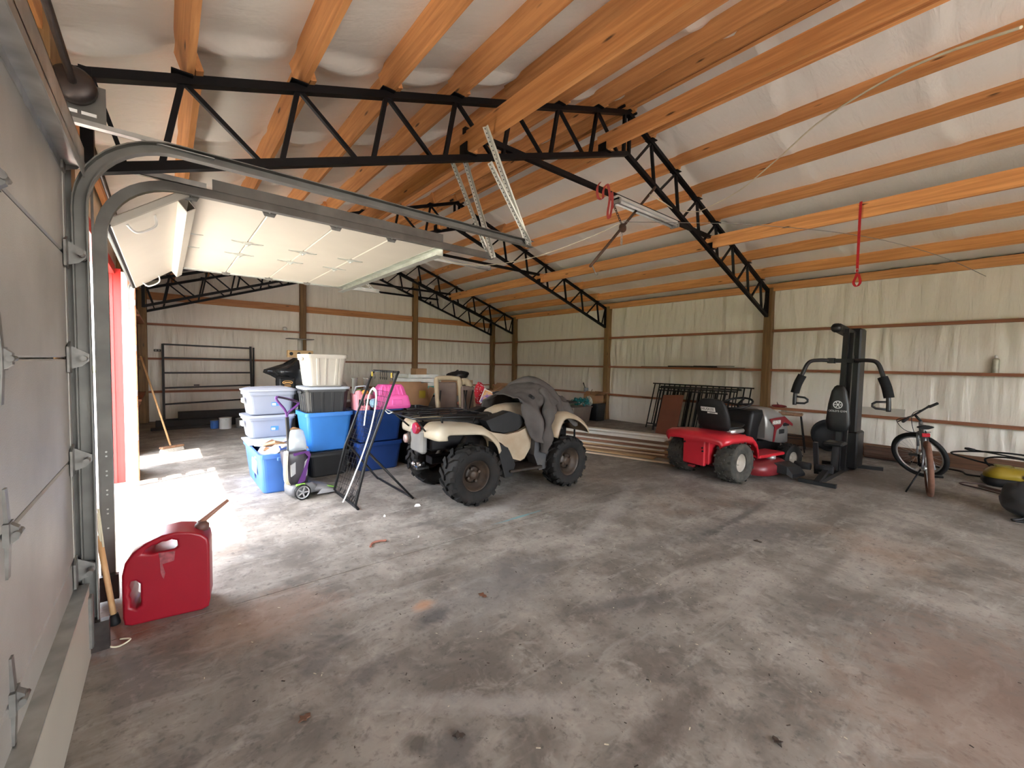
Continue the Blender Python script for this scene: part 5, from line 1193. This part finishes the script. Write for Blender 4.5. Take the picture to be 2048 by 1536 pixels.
for k, (x0, x1, y, z0, h, d, lab) in enumerate(((-.15, 1.20, 10.75, 0, .16, .12, 'long black plank lying on the floor below the metal rack'), (.20, 1.50, 10.98, 0, .30, .10, 'black plank standing on edge in front of the metal rack'), (-.22, .75, 10.55, 0, .05, .12, 'flat black plank on the floor nearest the broom side'))):
    o = MB().bbox(x0, x1, -d / 2, d / 2, z0, z0 + h, .006).build('plank', 'plank_black'); o.location = (0, y, 0); tag(o, lab, 'plank', 'black planks by the rack')
def paint_can(label, loc, r, h, m_, lidm='zinc'):
    t = thing('paint_can', label, 'can', loc, group='cans by the rack')
    MB().lathe([(r * .98, 0), (r, .006), (r, h - .01), (r * 1.04, h - .006), (r * 1.04, h)], 20).build('can_body', m_, t)
    MB().lathe([(r * .9, h - .006), (r * .9, h + .003)], 20).build('lid', lidm, t)
    MB().tube([(r * math.cos(a), r * math.sin(a), h * .85 - .06 * math.sin(a * 1) * 0) for a in (PI * 1.0, PI * 1.25, PI * 1.5, PI * 1.75, PI * 2)], .003, 5).build('bail', 'zinc', t)
paint_can('white bucket on the floor in front of the black planks', (.93, 10.15, 0), .105, .22, 'white_plastic', 'white_plastic')
paint_can('silver paint can with white label beside the white bucket', (1.19, 10.16, 0), .085, .19, 'zinc')
paint_can('small blue and white can behind the white bucket', (.76, 10.28, 0), .07, .16, 'bin_blue2')
paint_can('rusty brown can, last in the row of cans', (1.38, 10.22, 0), .07, .17, 'rust_pipe')
sticker(bpy.data.objects['paint_can.001'], 0, -.086, .10, .07, .12, 'label_white')
# ------------------------------------------------------------------ wall fittings
o = tag(MB().bbox(-.17, -.05, 11.93, 11.96, 1.53, 1.58, .004).build('outlet_strip', 'black_plastic'), 'small black outlet strip on the back wall above the metal rack', 'outlet')
MB().box(-.155, -.12, 11.926, 11.931, 1.54, 1.57).box(-.10, -.065, 11.926, 11.931, 1.54, 1.57).build('socket', 'cable_gray', o)
tag(MB().lathe([(.02, 0), (.05, .02), (.055, .06), (.03, .09)], 14).build('lamp_holder', 'white_plastic'), 'small white round lamp holder on the upper back girt', 'lamp holder').location = (2.36, 11.9, 2.14)
# ================================================================== heap of household things behind the quad bike
def carton(name, label, loc, rz, L, W, H, m_='cardboard', flaps=(), holes=False, group='cardboard boxes in the heap'):
    t = thing(name, label, 'box', loc, rz, group)
    MB().bbox(-L / 2, L / 2, -W / 2, W / 2, 0, H, .004).build('carton', m_, t) if not flaps else MB().loft([rrect(L, W, .004, 0, 1), rrect(L, W, .004, H, 1), rrect(L - .01, W - .01, .004, H, 1), rrect(L - .01, W - .01, .004, .02, 1)], True, False).build('carton', m_, t)
    for side, ang, ln in flaps:
        a = math.radians(ang)
        if side in 'fb':
            s = -1 if side == 'f' else 1
            M = TM((0, s * W / 2, H)) @ Matrix.Rotation(-s * a, 4, 'X'); MB(M).box(-L / 2, L / 2, -.002, .002, 0, ln).build('flap', m_, t)
        else:
            s = -1 if side == 'l' else 1
            M = TM((s * L / 2, 0, H)) @ Matrix.Rotation(s * a, 4, 'Y'); MB(M).box(-.002, .002, -W / 2, W / 2, 0, ln).build('flap', m_, t)
    if holes: MB().bbox(-.05, .05, -W / 2 - .002, -W / 2 + .004, H * .6, H * .75, .01).build('hand_hole', 'black_paint', t)
    return t
bx = carton('cardboard_box', 'big open brown cardboard box with raised flaps behind the pink basket', (3.02, 6.25, 0), -.25, .52, .45, .72, 'cardboard', (('f', -8, .36), ('r', 25, .30), ('l', -40, .25), ('b', 10, .36)))
MB(TM((.16, -.232, .90), rx=.14)).box(-.05, .05, -.003, 0, -.06, .06).build('yellow_label', 'washer_yellow', bx)
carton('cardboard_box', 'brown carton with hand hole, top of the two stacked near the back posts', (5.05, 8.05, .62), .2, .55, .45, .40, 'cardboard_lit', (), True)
carton('cardboard_box', 'brown carton under the one with the hand hole', (5.06, 8.05, 0), .15, .58, .48, .62, 'cardboard')
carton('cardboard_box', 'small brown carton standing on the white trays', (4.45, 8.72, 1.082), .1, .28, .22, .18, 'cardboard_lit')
carton('cardboard_box', 'brown carton half hidden behind the jacket', (5.75, 7.6, 0), .3, .62, .5, .82, 'cardboard', (('f', 60, .22), ('r', 50, .2)))
carton('cardboard_box', 'dull purple carton on the floor beside the magazine', (4.05, 6.05, 0), .1, .55, .40, .68, mat('carton_purple', (.16, .115, .125), .7, 0, .12, 5))
carton('cardboard_box', 'dark carton low behind the quad bike seat', (4.70, 6.35, 0), .2, .6, .5, .62, mat('carton_dark', (.10, .075, .065), .7, 0, .12, 5))
carton('cardboard_box', 'long low grey box supporting the teal box', (3.75, 6.75, 0), .05, .80, .5, .80, mat('carton_gray', (.20, .185, .17), .7, 0, .12, 5))
tb = carton('teal_box', 'flat teal printed box lying on the heap beside the tan chair', (3.72, 6.62, .84), .08, .34, .20, .145, mat('teal', (.12, .44, .40), .5, 0, .06, 5), (), False, None)
MB().box(-.10, .10, -.102, -.100, .035, .11).build('print', mat('teal_print', (.55, .24, .24), .6, 0, .4, 22), tb)
tag(MB().bbox(3.42, 4.05, 6.52, 6.75, .802, .838, .004).build('dark_tray', 'black_plastic'), 'thin dark tray under the teal box', 'tray')
# white trays stacked stepwise
mat('tray_white', (.62, .66, .66), .4, 0, .05)
for k, (x, y, z) in enumerate(((3.95, 8.0, .82), (4.10, 8.25, .90), (4.25, 8.5, .98), (4.38, 8.7, 1.06))):
    t = thing('white_tray', ('white framed tray lowest of the stepped stack', 'white framed tray second from below in the stepped stack', 'white framed tray second from the top of the stepped stack', 'white framed tray topmost of the stepped stack')[k], 'tray', (x, y, z), .05, 'stepped white trays')
    MB().bbox(-.36, .36, -.30, .30, 0, .02, .004).build('panel', 'tray_white', t)
    MB().box(-.37, .37, -.315, -.30, 0, .075).box(-.37, .37, .30, .315, 0, .075).box(-.37, -.355, -.30, .30, 0, .075).box(.355, .37, -.30, .30, 0, .075).build('rim', 'paper_white', t)
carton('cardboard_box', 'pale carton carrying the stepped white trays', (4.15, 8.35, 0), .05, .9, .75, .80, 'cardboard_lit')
# folding chair with tan sling
ch = thing('folding_chair', 'folded tan canvas chair with brown back panel standing behind the quad bike', 'chair', (3.28, 5.35, 0), math.radians(-12))
mat('canvas_tan', (.42, .33, .22), .8, 0, .12, 8, bump=.15); mat('canvas_brown', (.19, .135, .11), .75, 0, .2, 4, bump=.15)
MB(TM((0, 0, 0), rx=math.radians(-6))).bbox(-.21, .10, -.03, .02, .62, 1.12, .02).build('back_panel', 'canvas_brown', ch)
MB().tube(smooth_path([(-.23, -.05, .74), (-.235, .04, 1.10), (-.19, .07, 1.17), (.06, .07, 1.17), (.13, .06, 1.12), (.16, .05, .74)], 4), .035, 10).build('back_roll', 'canvas_tan', ch)
MB().tube(smooth_path([(.16, .04, 1.12), (.24, .04, 1.12), (.30, .04, 1.0), (.36, .06, .62)], 4), [.05] * 13, 10).build('side_roll', 'canvas_tan', ch)
MB().bbox(.14, .34, -.02, .06, .60, 1.06, .02).build('seat_panel', 'canvas_brown', ch)
for x0, x1 in ((-.20, -.24), (.20, .16), (.16, .30), (.30, .16)): MB().tube([(x0, -.06, 1.0), (x1, .08 * (1 if x0 > x1 else -1), .012)], .011, 7).build('leg', 'black_paint', ch)
# pink basket with toys
mat('pink', (.85, .12, .42), .4, 0, .05, 4); mat('pink2', (.80, .30, .36), .45, 0, .08, 5)
pk = thing('pink_playset', 'bright pink toy castle body lying on the navy tote', 'toy', (2.30, 5.38, .789), .0)
MB().loft([rrect(.50, .34, .05, 0, 3), rrect(.52, .36, .05, .03, 3), rrect(.47, .32, .05, .15, 3), rrect(.44, .30, .05, .17, 3)], True, False).build('lower_tier', 'pink', pk)
MB().loft([rrect(.40, .26, .05, .17, 3, .02), rrect(.34, .22, .05, .27, 3, .02), rrect(.28, .18, .04, .31, 3, .02)], True, False).build('upper_tier', 'pink', pk)
for k in range(7): MB().bar((-.15 + .05 * k, -.135, .175), (-.13 + .043 * k, -.105, .285), .016, .014).build('rib', 'pink', pk)
MB().bbox(-.02, .12, -.19, -.165, .05, .12, .008).build('door', 'pink', pk)
pb = thing('pink_basket', 'salmon pink slotted basket with little toys left of the pink castle', 'basket', (1.915, 5.33, .789), .0)
MB().loft([rrect(.17, .24, .03, 0, 2), rrect(.20, .28, .03, .20, 2), rrect(.19, .27, .03, .20, 2), rrect(.16, .23, .03, .01, 2)], True, False).build('tub', 'pink2', pb)
for k in range(4): MB().box(-.07 + .04 * k, -.05 + .04 * k, -.137, -.125, .06, .14).build('slot', 'black_plastic', pb)
MB().tube([(-.09, 0, .20), (-.06, 0, .29), (.06, 0, .30), (.09, 0, .20)], .009, 7).build('hoop', 'lid_white', pb)
for k, (x, y, z, r, m_, lab) in enumerate(((1.95, 5.27, 1.06, .045, mat('toy_orange', (.75, .28, .04), .5), 'round orange toy face lying in the salmon basket'), (1.88, 5.30, 1.05, .05, 'pink2', 'salmon pink toy ball in the basket'), (1.91, 5.38, 1.07, .04, mat('toy_green', (.25, .45, .15), .5), 'small green toy ball in the basket'))):
    tag(MB().sphere((x, y, z - .06), r, 12).build('toy_ball', m_), lab, 'toy')
tag(MB().sphere((2.02, 5.17, .88), (.05, .04, .06), 12).build('blue_plush', mat('plush_blue', (.30, .48, .66), .9, 0, .1, 30, bump=.4)), 'pale blue plush lump hanging before the pink castle', 'toy')
for k in range(2): tag(MB().lathe([(.035, 0), (.04, .02), (.035, .30), (.045, .32)], 12).build('gray_tube', 'cable_gray'), ('grey pipe standing behind the pink castle, nearer the beige tote', 'grey pipe standing behind the pink castle, nearer the cardboard box')[k], 'pipe').location = (2.02 + .16 * k, 5.85, .85)
carton('cardboard_box', 'grey brown carton standing behind the pink castle', (2.15, 5.95, 0), .1, .6, .35, .85, 'carton_gray' if False else MATS['carton_gray'])
carton('cardboard_box', 'narrow brown carton between the tall stack and the navy totes', (1.76, 5.98, 0), 0, .14, .3, .62, MATS['board_rust'])
# cloths and magazine
def cloth(name, label, c, r, m_, seed=0):
    def P(u, v):
        a = 2 * PI * u; t = PI * v; n = 1 + .35 * fbm(math.cos(a) * 1.6 + seed, math.sin(a) * 1.6, v * 3)
        return (c[0] + r[0] * n * math.sin(t) * math.cos(a), c[1] + r[1] * n * math.sin(t) * math.sin(a), c[2] - r[2] * math.cos(t) * n)
    return tag(MB().grid(P, 22, 14).build(name, m_), label, 'cloth')
m, nt, b = new_mat('bandana')
vo = nt.nodes.new('ShaderNodeTexVoronoi'); vo.inputs['Scale'].default_value = 26; nt.links.new(_map(nt), vo.inputs['Vector'])
nt.links.new(_mix(nt, (.85, .75, .72), (.62, .02, .04), _ramp(nt, vo.outputs['Distance'], [(.22, 0.), (.32, 1.)])), b.inputs['Base Color']); b.inputs['Roughness'].default_value = .8
cloth('bandana', 'red cloth with white dots hanging on the heap', (4.42, 6.30, .84), (.10, .10, .20), 'bandana', 2)
cloth('orange_cloth', 'orange brown cloth bundle behind the quad bike seat', (3.93, 5.95, .735), (.16, .12, .06), mat('cloth_orange', (.42, .15, .09), .85, 0, .2, 12), 5)
cloth('black_bag', 'shiny black plastic bag on top of the brown carton', (5.05, 8.0, 1.125), (.24, .18, .10), 'bin_black', 8)
cloth('gray_blanket', 'grey brown blanket heaped on the dark carton', (4.80, 6.40, .735), (.28, .22, .10), mat('blanket', (.15, .12, .11), .9, 0, .2, 8), 11)
cloth('white_sack', 'grey plastic sack slumped behind the beige tote', (1.95, 6.6, .78), (.28, .25, .33), mat('sack_gray', (.42, .40, .38), .5, 0, .1, 8), 14)
cloth('tan_sack', 'beige cloth sack lying under the teal box', (3.50, 5.72, .20), (.20, .15, .20), 'canvas_tan', 17)
mg = thing('magazine', 'colourful magazine leaning on the heap behind the quad bike', 'magazine', M=TM((4.28, 5.92, .69), rz=-.5, rx=math.radians(-28), ry=.45))
MB().box(-.11, .11, -.004, .004, 0, .28).build('pages', 'paper_white', mg)
m, nt, b = new_mat('cover_print')
nt.links.new(_ramp(nt, _noise(nt, _map(nt), 9, 3), [(.3, (.10, .08, .30)), (.45, (.35, .20, .45)), (.55, (.75, .45, .15)), (.7, (.45, .12, .10))]), b.inputs['Base Color'])
MB().box(-.095, .095, -.0055, -.004, .015, .265).build('cover', 'cover_print', mg)
# far cluster by the wall post: tinsel, boxes
tag(MB().loft([rrect(.62, .42, .05, 0, 3, 7.88, 7.05), rrect(.70, .50, .05, .36, 3, 7.88, 7.05), rrect(.74, .54, .05, .36, 3, 7.88, 7.05), rrect(.74, .54, .05, .385, 3, 7.88, 7.05)], True, False).build('low_tote', mat('tote_taupe', (.20, .16, .13), .6)), 'taupe tote carrying the teal tinsel by the wall', 'storage bin')
cloth('green_garland', 'dull green garland heaped beside the teal tinsel', (7.65, 7.15, .45), (.22, .20, .07), mat('garland', (.14, .17, .12), .8, 0, .5, 30, bump=.8), 21)
tin = MB(); rt = random.Random(5)
for k in range(60):
    c = V((7.98 + rt.uniform(-.24, .24), 7.0 + rt.uniform(-.16, .16), .47 + rt.uniform(-.05, .10))); r = rt.uniform(.02, .045); a0 = rt.uniform(0, 6)
    n = V((rt.uniform(-1, 1), rt.uniform(-1, 1), rt.uniform(-1, 1))).normalized(); u = n.orthogonal().normalized(); w = n.cross(u)
    tin.tube([c + (u * math.cos(a0 + t * .9) + w * math.sin(a0 + t * .9)) * r + n * .004 * t for t in range(7)], .010, 5)
o = tin.build('tinsel', mat('tinsel_teal', (.05, .36, .38), .22, .5, .4, 30)); tag(o, 'shiny teal tinsel curls piled on the taupe tote', 'tinsel', kind='stuff')
cloth('white_flowers', 'pale artificial flowers lying beside the teal tinsel', (8.27, 6.95, .50), (.10, .10, .12), mat('flowers', (.55, .56, .47), .8, 0, .4, 40, bump=.8), 25)
tag(MB().loft([rrect(.30, .28, .03, 0, 2, 8.52, 6.90), rrect(.34, .32, .03, .44, 2, 8.52, 6.90)], True, False).build('black_tote', 'bin_black'), 'black tote standing in front of the wall post', 'storage bin')
carton('cardboard_box', 'open brown carton on the black tote by the wall post', (8.47, 6.97, .445), .1, .40, .34, .20, 'cardboard', (('f', 60, .18), ('r', 55, .14), ('l', -50, .15)))
tag(MB().tube(smooth_path([(8.35, 6.95, .55), (8.30, 6.92, .72), (8.33, 6.9, .80)], 4), .008, 6).build('dry_twig', 'board_brown'), 'dry brown stem poking out beside the open carton', 'stem')
# shrouded machine by the back post
mc = thing('shrouded_machine', 'machine wrapped in black plastic with a pierced wooden block on top', 'machine', (1.98, 8.6, 0), .1)
mat('poly_black', (.02, .021, .024), .22, 0, .3, 6, bump=.3, bscale=14)
def tarp(u, v):
    a = 2 * PI * u; z = 1.42 * (1 - v) + .02
    r = .30 + .10 * v + .10 * fbm(math.cos(a) * 2, math.sin(a) * 2, z * 1.4) - .22 * max(0, .12 - v) / .12
    if math.cos(a) < -.6 and .1 < v < .25: r += .22 * math.sin((v - .1) / .15 * PI)
    return (r * math.cos(a) * 1.05, r * math.sin(a), z)
MB().grid(tarp, 40, 26).build('plastic_cover', 'poly_black', mc)
MB().bbox(-.24, .20, -.05, .05, 1.45, 1.58, .01).build('wooden_block', 'plank_tan', mc)
for x in (-.19, -.06, .13): MB().lathe([(.032, -.054), (.032, -.048)], 14, TM((x, 0, 1.515)), axis='y').build('block_hole', 'black_paint', mc)
MB().lathe([(.05, 1.36), (.05, 1.45)], 12, TM((-.04, 0, 0))).build('spigot', 'plank_pale', mc)
MB().lathe([(.045, 1.58), (.045, 1.78)], 14, TM((-.02, 0, 0))).build('gray_pipe', 'cable_gray', mc)
MB().bbox(-.24, .20, -.10, .10, 1.785, 1.80, .004).build('top_plate', 'galv_dull', mc)
lb = thing('black_case', 'small black case with an orange oval print behind the pale grey totes', 'case', (1.60, 8.0, 0), 0)
MB().bbox(-.12, .12, -.12, .12, 0, 1.10, .015).build('case_body', 'black_plastic', lb)
o = ring_mb(.05, .062).build('oval_print', mat('print_orange', (.62, .34, .12), .5), lb); o.matrix_local = TM((0, -.123, 1.02), rx=PI / 2) @ Matrix.Diagonal((1.3, .55, 1, 1))
MB().box(-.05, .05, -.1225, -.120, 1.01, 1.03).box(-.05, .05, -.1225, -.120, .955, .97).build('print_line', 'print_orange', lb)

# ================================================================== things hung from the trusses
def tube_light(label, x0, x1, y, z):
    t = thing('tube_light', label, 'light fixture', (0, y, 0), group='strip lights under the trusses')
    MB().prism([(-.06, z - .02), (-.03, z + .03), (.03, z + .03), (.06, z - .02)], x0, x1, 'yz').build('housing', 'white_plastic', t)
    for s in (-1, 1): MB().lathe([(.016, x0 + .03), (.016, x1 - .03)], 10, TM((0, s * .035, z - .04)), axis='x').build('tube', mat('tube_glass%s%s' % (label[:3], s), (.7, .7, .68), .25), t)
    for x in (x0, x1 - .03): MB().box(x, x + .03, -.06, .06, z - .06, z + .0).build('end_cap', 'cable_gray', t)
tube_light('white strip light hung from the tie of the truss with the hoist', 4.06, 5.38, 3.10, 3.34)
tube_light('white strip light hung under the truss behind the open overhead door', 3.72, 5.05, 6.90, 3.32)
hs = thing('chain_hoist', 'chain with hook block hanging from the truss tie', 'hoist', (0, 0, 0))
pts = [V((4.0, 3.13, 3.36)) * (1 - t / 11) + V((4.22, 3.13, 3.10)) * (t / 11) for t in range(12)]
for k, (p, q) in enumerate(zip(pts[:-1], pts[1:])):
    d = (q - p).normalized(); u = V((0, 1, 0)) if k % 2 else d.cross(V((0, 1, 0))); c = (p + q) / 2
    MB().tube([c + d * .02 * math.cos(a) + u * .011 * math.sin(a) for a in [2 * PI * j / 10 for j in range(10)]], .004, 5, True).build('chain_link', 'dark_iron', hs)
MB().lathe([(.05, -.018), (.055, 0), (.05, .018)], 16, TM((4.255, 3.13, 3.05)), axis='y').build('pulley_block', 'rust_pipe', hs)
for k in range(4): MB().tube([(4.24 + .014 * math.cos(a), 3.13, 2.97 - .035 * k + .02 * math.sin(a)) for a in [2 * PI * j / 10 for j in range(10)]], .005, 5, True).build('chain_link', 'galvanized', hs)
pp = thing('steel_pipe', 'long rusty pipe slung slantwise from the truss with a hook at its lower end', 'pipe', (0, 0, 0))
MB().tube([(4.90, 3.12, 3.70), (3.67, 3.12, 2.50)], .016, 8).build('pipe_body', 'rust_pipe', pp)
MB().tube(smooth_path([(3.70, 3.12, 2.52), (3.75, 3.12, 2.46), (3.775, 3.12, 2.425), (3.80, 3.12, 2.43), (3.80, 3.12, 2.455)], 4), .006, 6).build('hook', 'zinc', pp)
def ribbon_obj(name, label, pts, w, m_, wd=(0, 1, 0), cat='strap'):
    R = smooth_path(pts, 5); rr = []
    for i, p in enumerate(R):
        t = (R[min(i + 1, len(R) - 1)] - R[max(i - 1, 0)]).normalized(); W_ = V(wd).normalized() * w / 2; n = t.cross(V(wd)).normalized() * .0012
        rr.append([p + W_ + n, p - W_ + n, p - W_ - n, p + W_ - n])
    return tag(MB().loft(rr, True, False).build(name, m_), label, cat)
ribbon_obj('red_webbing', 'looped red webbing knotted on the truss tie beside the strip light', [(3.78, 3.10, 3.44), (3.72, 3.09, 3.36), (3.74, 3.09, 3.26), (3.82, 3.09, 3.27), (3.84, 3.10, 3.37), (3.88, 3.08, 3.44), (3.93, 3.08, 3.32), (3.90, 3.08, 3.12), (3.94, 3.08, 3.08), (3.98, 3.08, 3.26), (3.97, 3.08, 3.38), (4.0, 3.09, 3.20)], .03, mat('web_red', (.40, .05, .04), .7), (.6, -.5, .45))
ribbon_obj('tie_down_strap', 'red tie-down strap hanging from the beam on the far slope', [(6.47, 1.335, 3.42), (6.455, 1.335, 3.30), (6.46, 1.335, 3.0), (6.465, 1.335, 2.70), (6.46, 1.335, 2.56), (6.45, 1.36, 2.46), (6.46, 1.33, 2.41), (6.47, 1.30, 2.46), (6.465, 1.32, 2.56)], .03, 'red_strap', (.35, 1, 0))
tag(MB().tube([(6.46, 1.335 + .018 * math.cos(a), 2.60 + .022 * math.sin(a)) for a in [2 * PI * j / 10 for j in range(10)]], .004, 5, True).build('strap_buckle', 'galv_bright'), 'metal buckle on the hanging red strap', 'buckle')
hose('light_cord', 'cream electric cord sagging along the far roof slope to the strip light', [(2.95, .08, 2.93), (3.6, .55, 3.28), (4.4, 1.2, 3.55), (5.0, 1.75, 3.60), (5.5, 2.35, 3.58), (5.75, 2.9, 3.57), (5.95, 3.1, 3.64), (5.5, 3.16, 3.57), (5.1, 3.12, 3.56), (4.75, 3.1, 3.56)], .007, 'cable_white', 'cord')
hose('sagging_cord', 'cream cord drooping from the hoist back to the second truss', [(4.25, 3.12, 3.12), (4.1, 3.6, 2.98), (4.15, 4.6, 2.95), (4.2, 5.8, 3.05), (4.0, 6.6, 3.2), (3.75, 6.88, 3.36)], .005, 'cable_white', 'cord')
hose('stretched_wire', 'thin grey wire stretched across the hall from the hoist', [(4.26, 3.12, 3.12), (5.5, 2.2, 3.14), (6.8, 1.4, 3.10), (7.9, .8, 2.94), (8.9, .4, 2.75)], .0035, 'cable_gray', 'wire')

# ================================================================== litter on the floor
mat('leaf_brown', (.17, .075, .04), .7, 0, .25, 20); mat('chip_tan', (.62, .55, .42), .7, 0, .2, 20); mat('leaf_dark', (.06, .045, .035), .8, 0, .3, 20)
def leaf(label, x, y, s, m_, rz):
    mb = MB(TM((x, y, .004), rz=rz))
    pts = [(0, -.5), (.22, -.3), (.18, -.05), (.36, .1), (.15, .2), (0, .5), (-.15, .22), (-.38, .12), (-.18, -.05), (-.24, -.3)]
    mb.loft([[(a * s, b_ * s, .004 + .10 * s * abs(a) + .05 * s * math.sin(b_ * 6)) for a, b_ in pts], [(a * s, b_ * s, .0 + .10 * s * abs(a) + .05 * s * math.sin(b_ * 6)) for a, b_ in pts]], True, False)
    return tag(mb.build('dry_leaf', m_), label, 'leaf', 'dry leaves on the slab')
leaf('curled reddish brown leaf on the slab in mid floor', 1.458, 2.009, .06, 'leaf_brown', .4)
leaf('crumpled brown leaf on the bare slab near the picture bottom', .40, 1.72, .055, 'leaf_brown', 2.)
leaf('small dark leaf scrap on the slab by the oil stains', .83, 1.28, .05, 'leaf_dark', 1.)
leaf('dark leaf scrap on the slab below the mower', 3.68, 1.30, .06, 'leaf_dark', .3)
leaf('small dark leaf on the slab at the lower picture edge', 1.75, .52, .05, 'leaf_dark', 2.5)
rl = random.Random(11)
def crumb(name, label, x, y, s, m_):
    n = 8; mb = MB(TM((x, y, 0), rz=rl.uniform(0, 6)))
    r0 = [s * rl.uniform(.6, 1.1) for _ in range(n)]
    mb.loft([[(r0[k] * math.cos(2 * PI * k / n), r0[k] * .6 * math.sin(2 * PI * k / n), z) for k in range(n)] if z == 0 else [(.6 * r0[k] * math.cos(2 * PI * k / n), .35 * r0[k] * math.sin(2 * PI * k / n), z) for k in range(n)] for z in (0, s * .6)], True, False)
    return tag(mb.build(name, m_), label, 'litter')
crumb('paper_wad', 'crumpled white paper wad on the floor beside the rebound net', 1.884, 3.696, .035, 'paper_white')
crumb('paper_scrap', 'white paper scrap on the floor before the rebound net foot', 1.52, 3.62, .022, 'paper_white')
crumb('paper_scrap', 'white crumb on the slab behind the red plastic strip', 1.55, 3.02, .016, 'paper_white')
o = MB(TM((1.242, 3.10, 0), rz=.2)).tube(smooth_path([(-.07, -.02, .006), (-.03, .02, .008), (.03, .02, .006), (.06, -.015, .010), (.075, .0, .006)], 4), [.008] * 17, 6).build('plastic_strip', mat('strip_red', (.42, .17, .12), .5)); tag(o, 'curved reddish plastic strip lying on the slab', 'litter')
bits = MB(); dark = MB()
for k in range(520):
    x, y = rl.uniform(.2, 6.0), rl.uniform(.3, 4.0)
    if rl.random() < .5: x, y = rl.gauss(2.2, 1.0), rl.gauss(1.4, .7)
    if y < -.2 or x < .0: continue
    s = rl.uniform(.0012, .0036); L = s * rl.uniform(1, 2.6)
    (bits if rl.random() < .4 else dark).box(-L, L, -s * .6, s * .6, 0, s * .5, TM((x, y, .0005), rz=rl.uniform(0, 6)))
tag(bits.build('wood_chips', 'chip_tan'), 'scattered pale wood chips on the slab', 'litter', kind='stuff')
tag(dark.build('dirt_crumbs', 'leaf_dark'), 'scattered dark dirt crumbs on the slab', 'litter', kind='stuff')
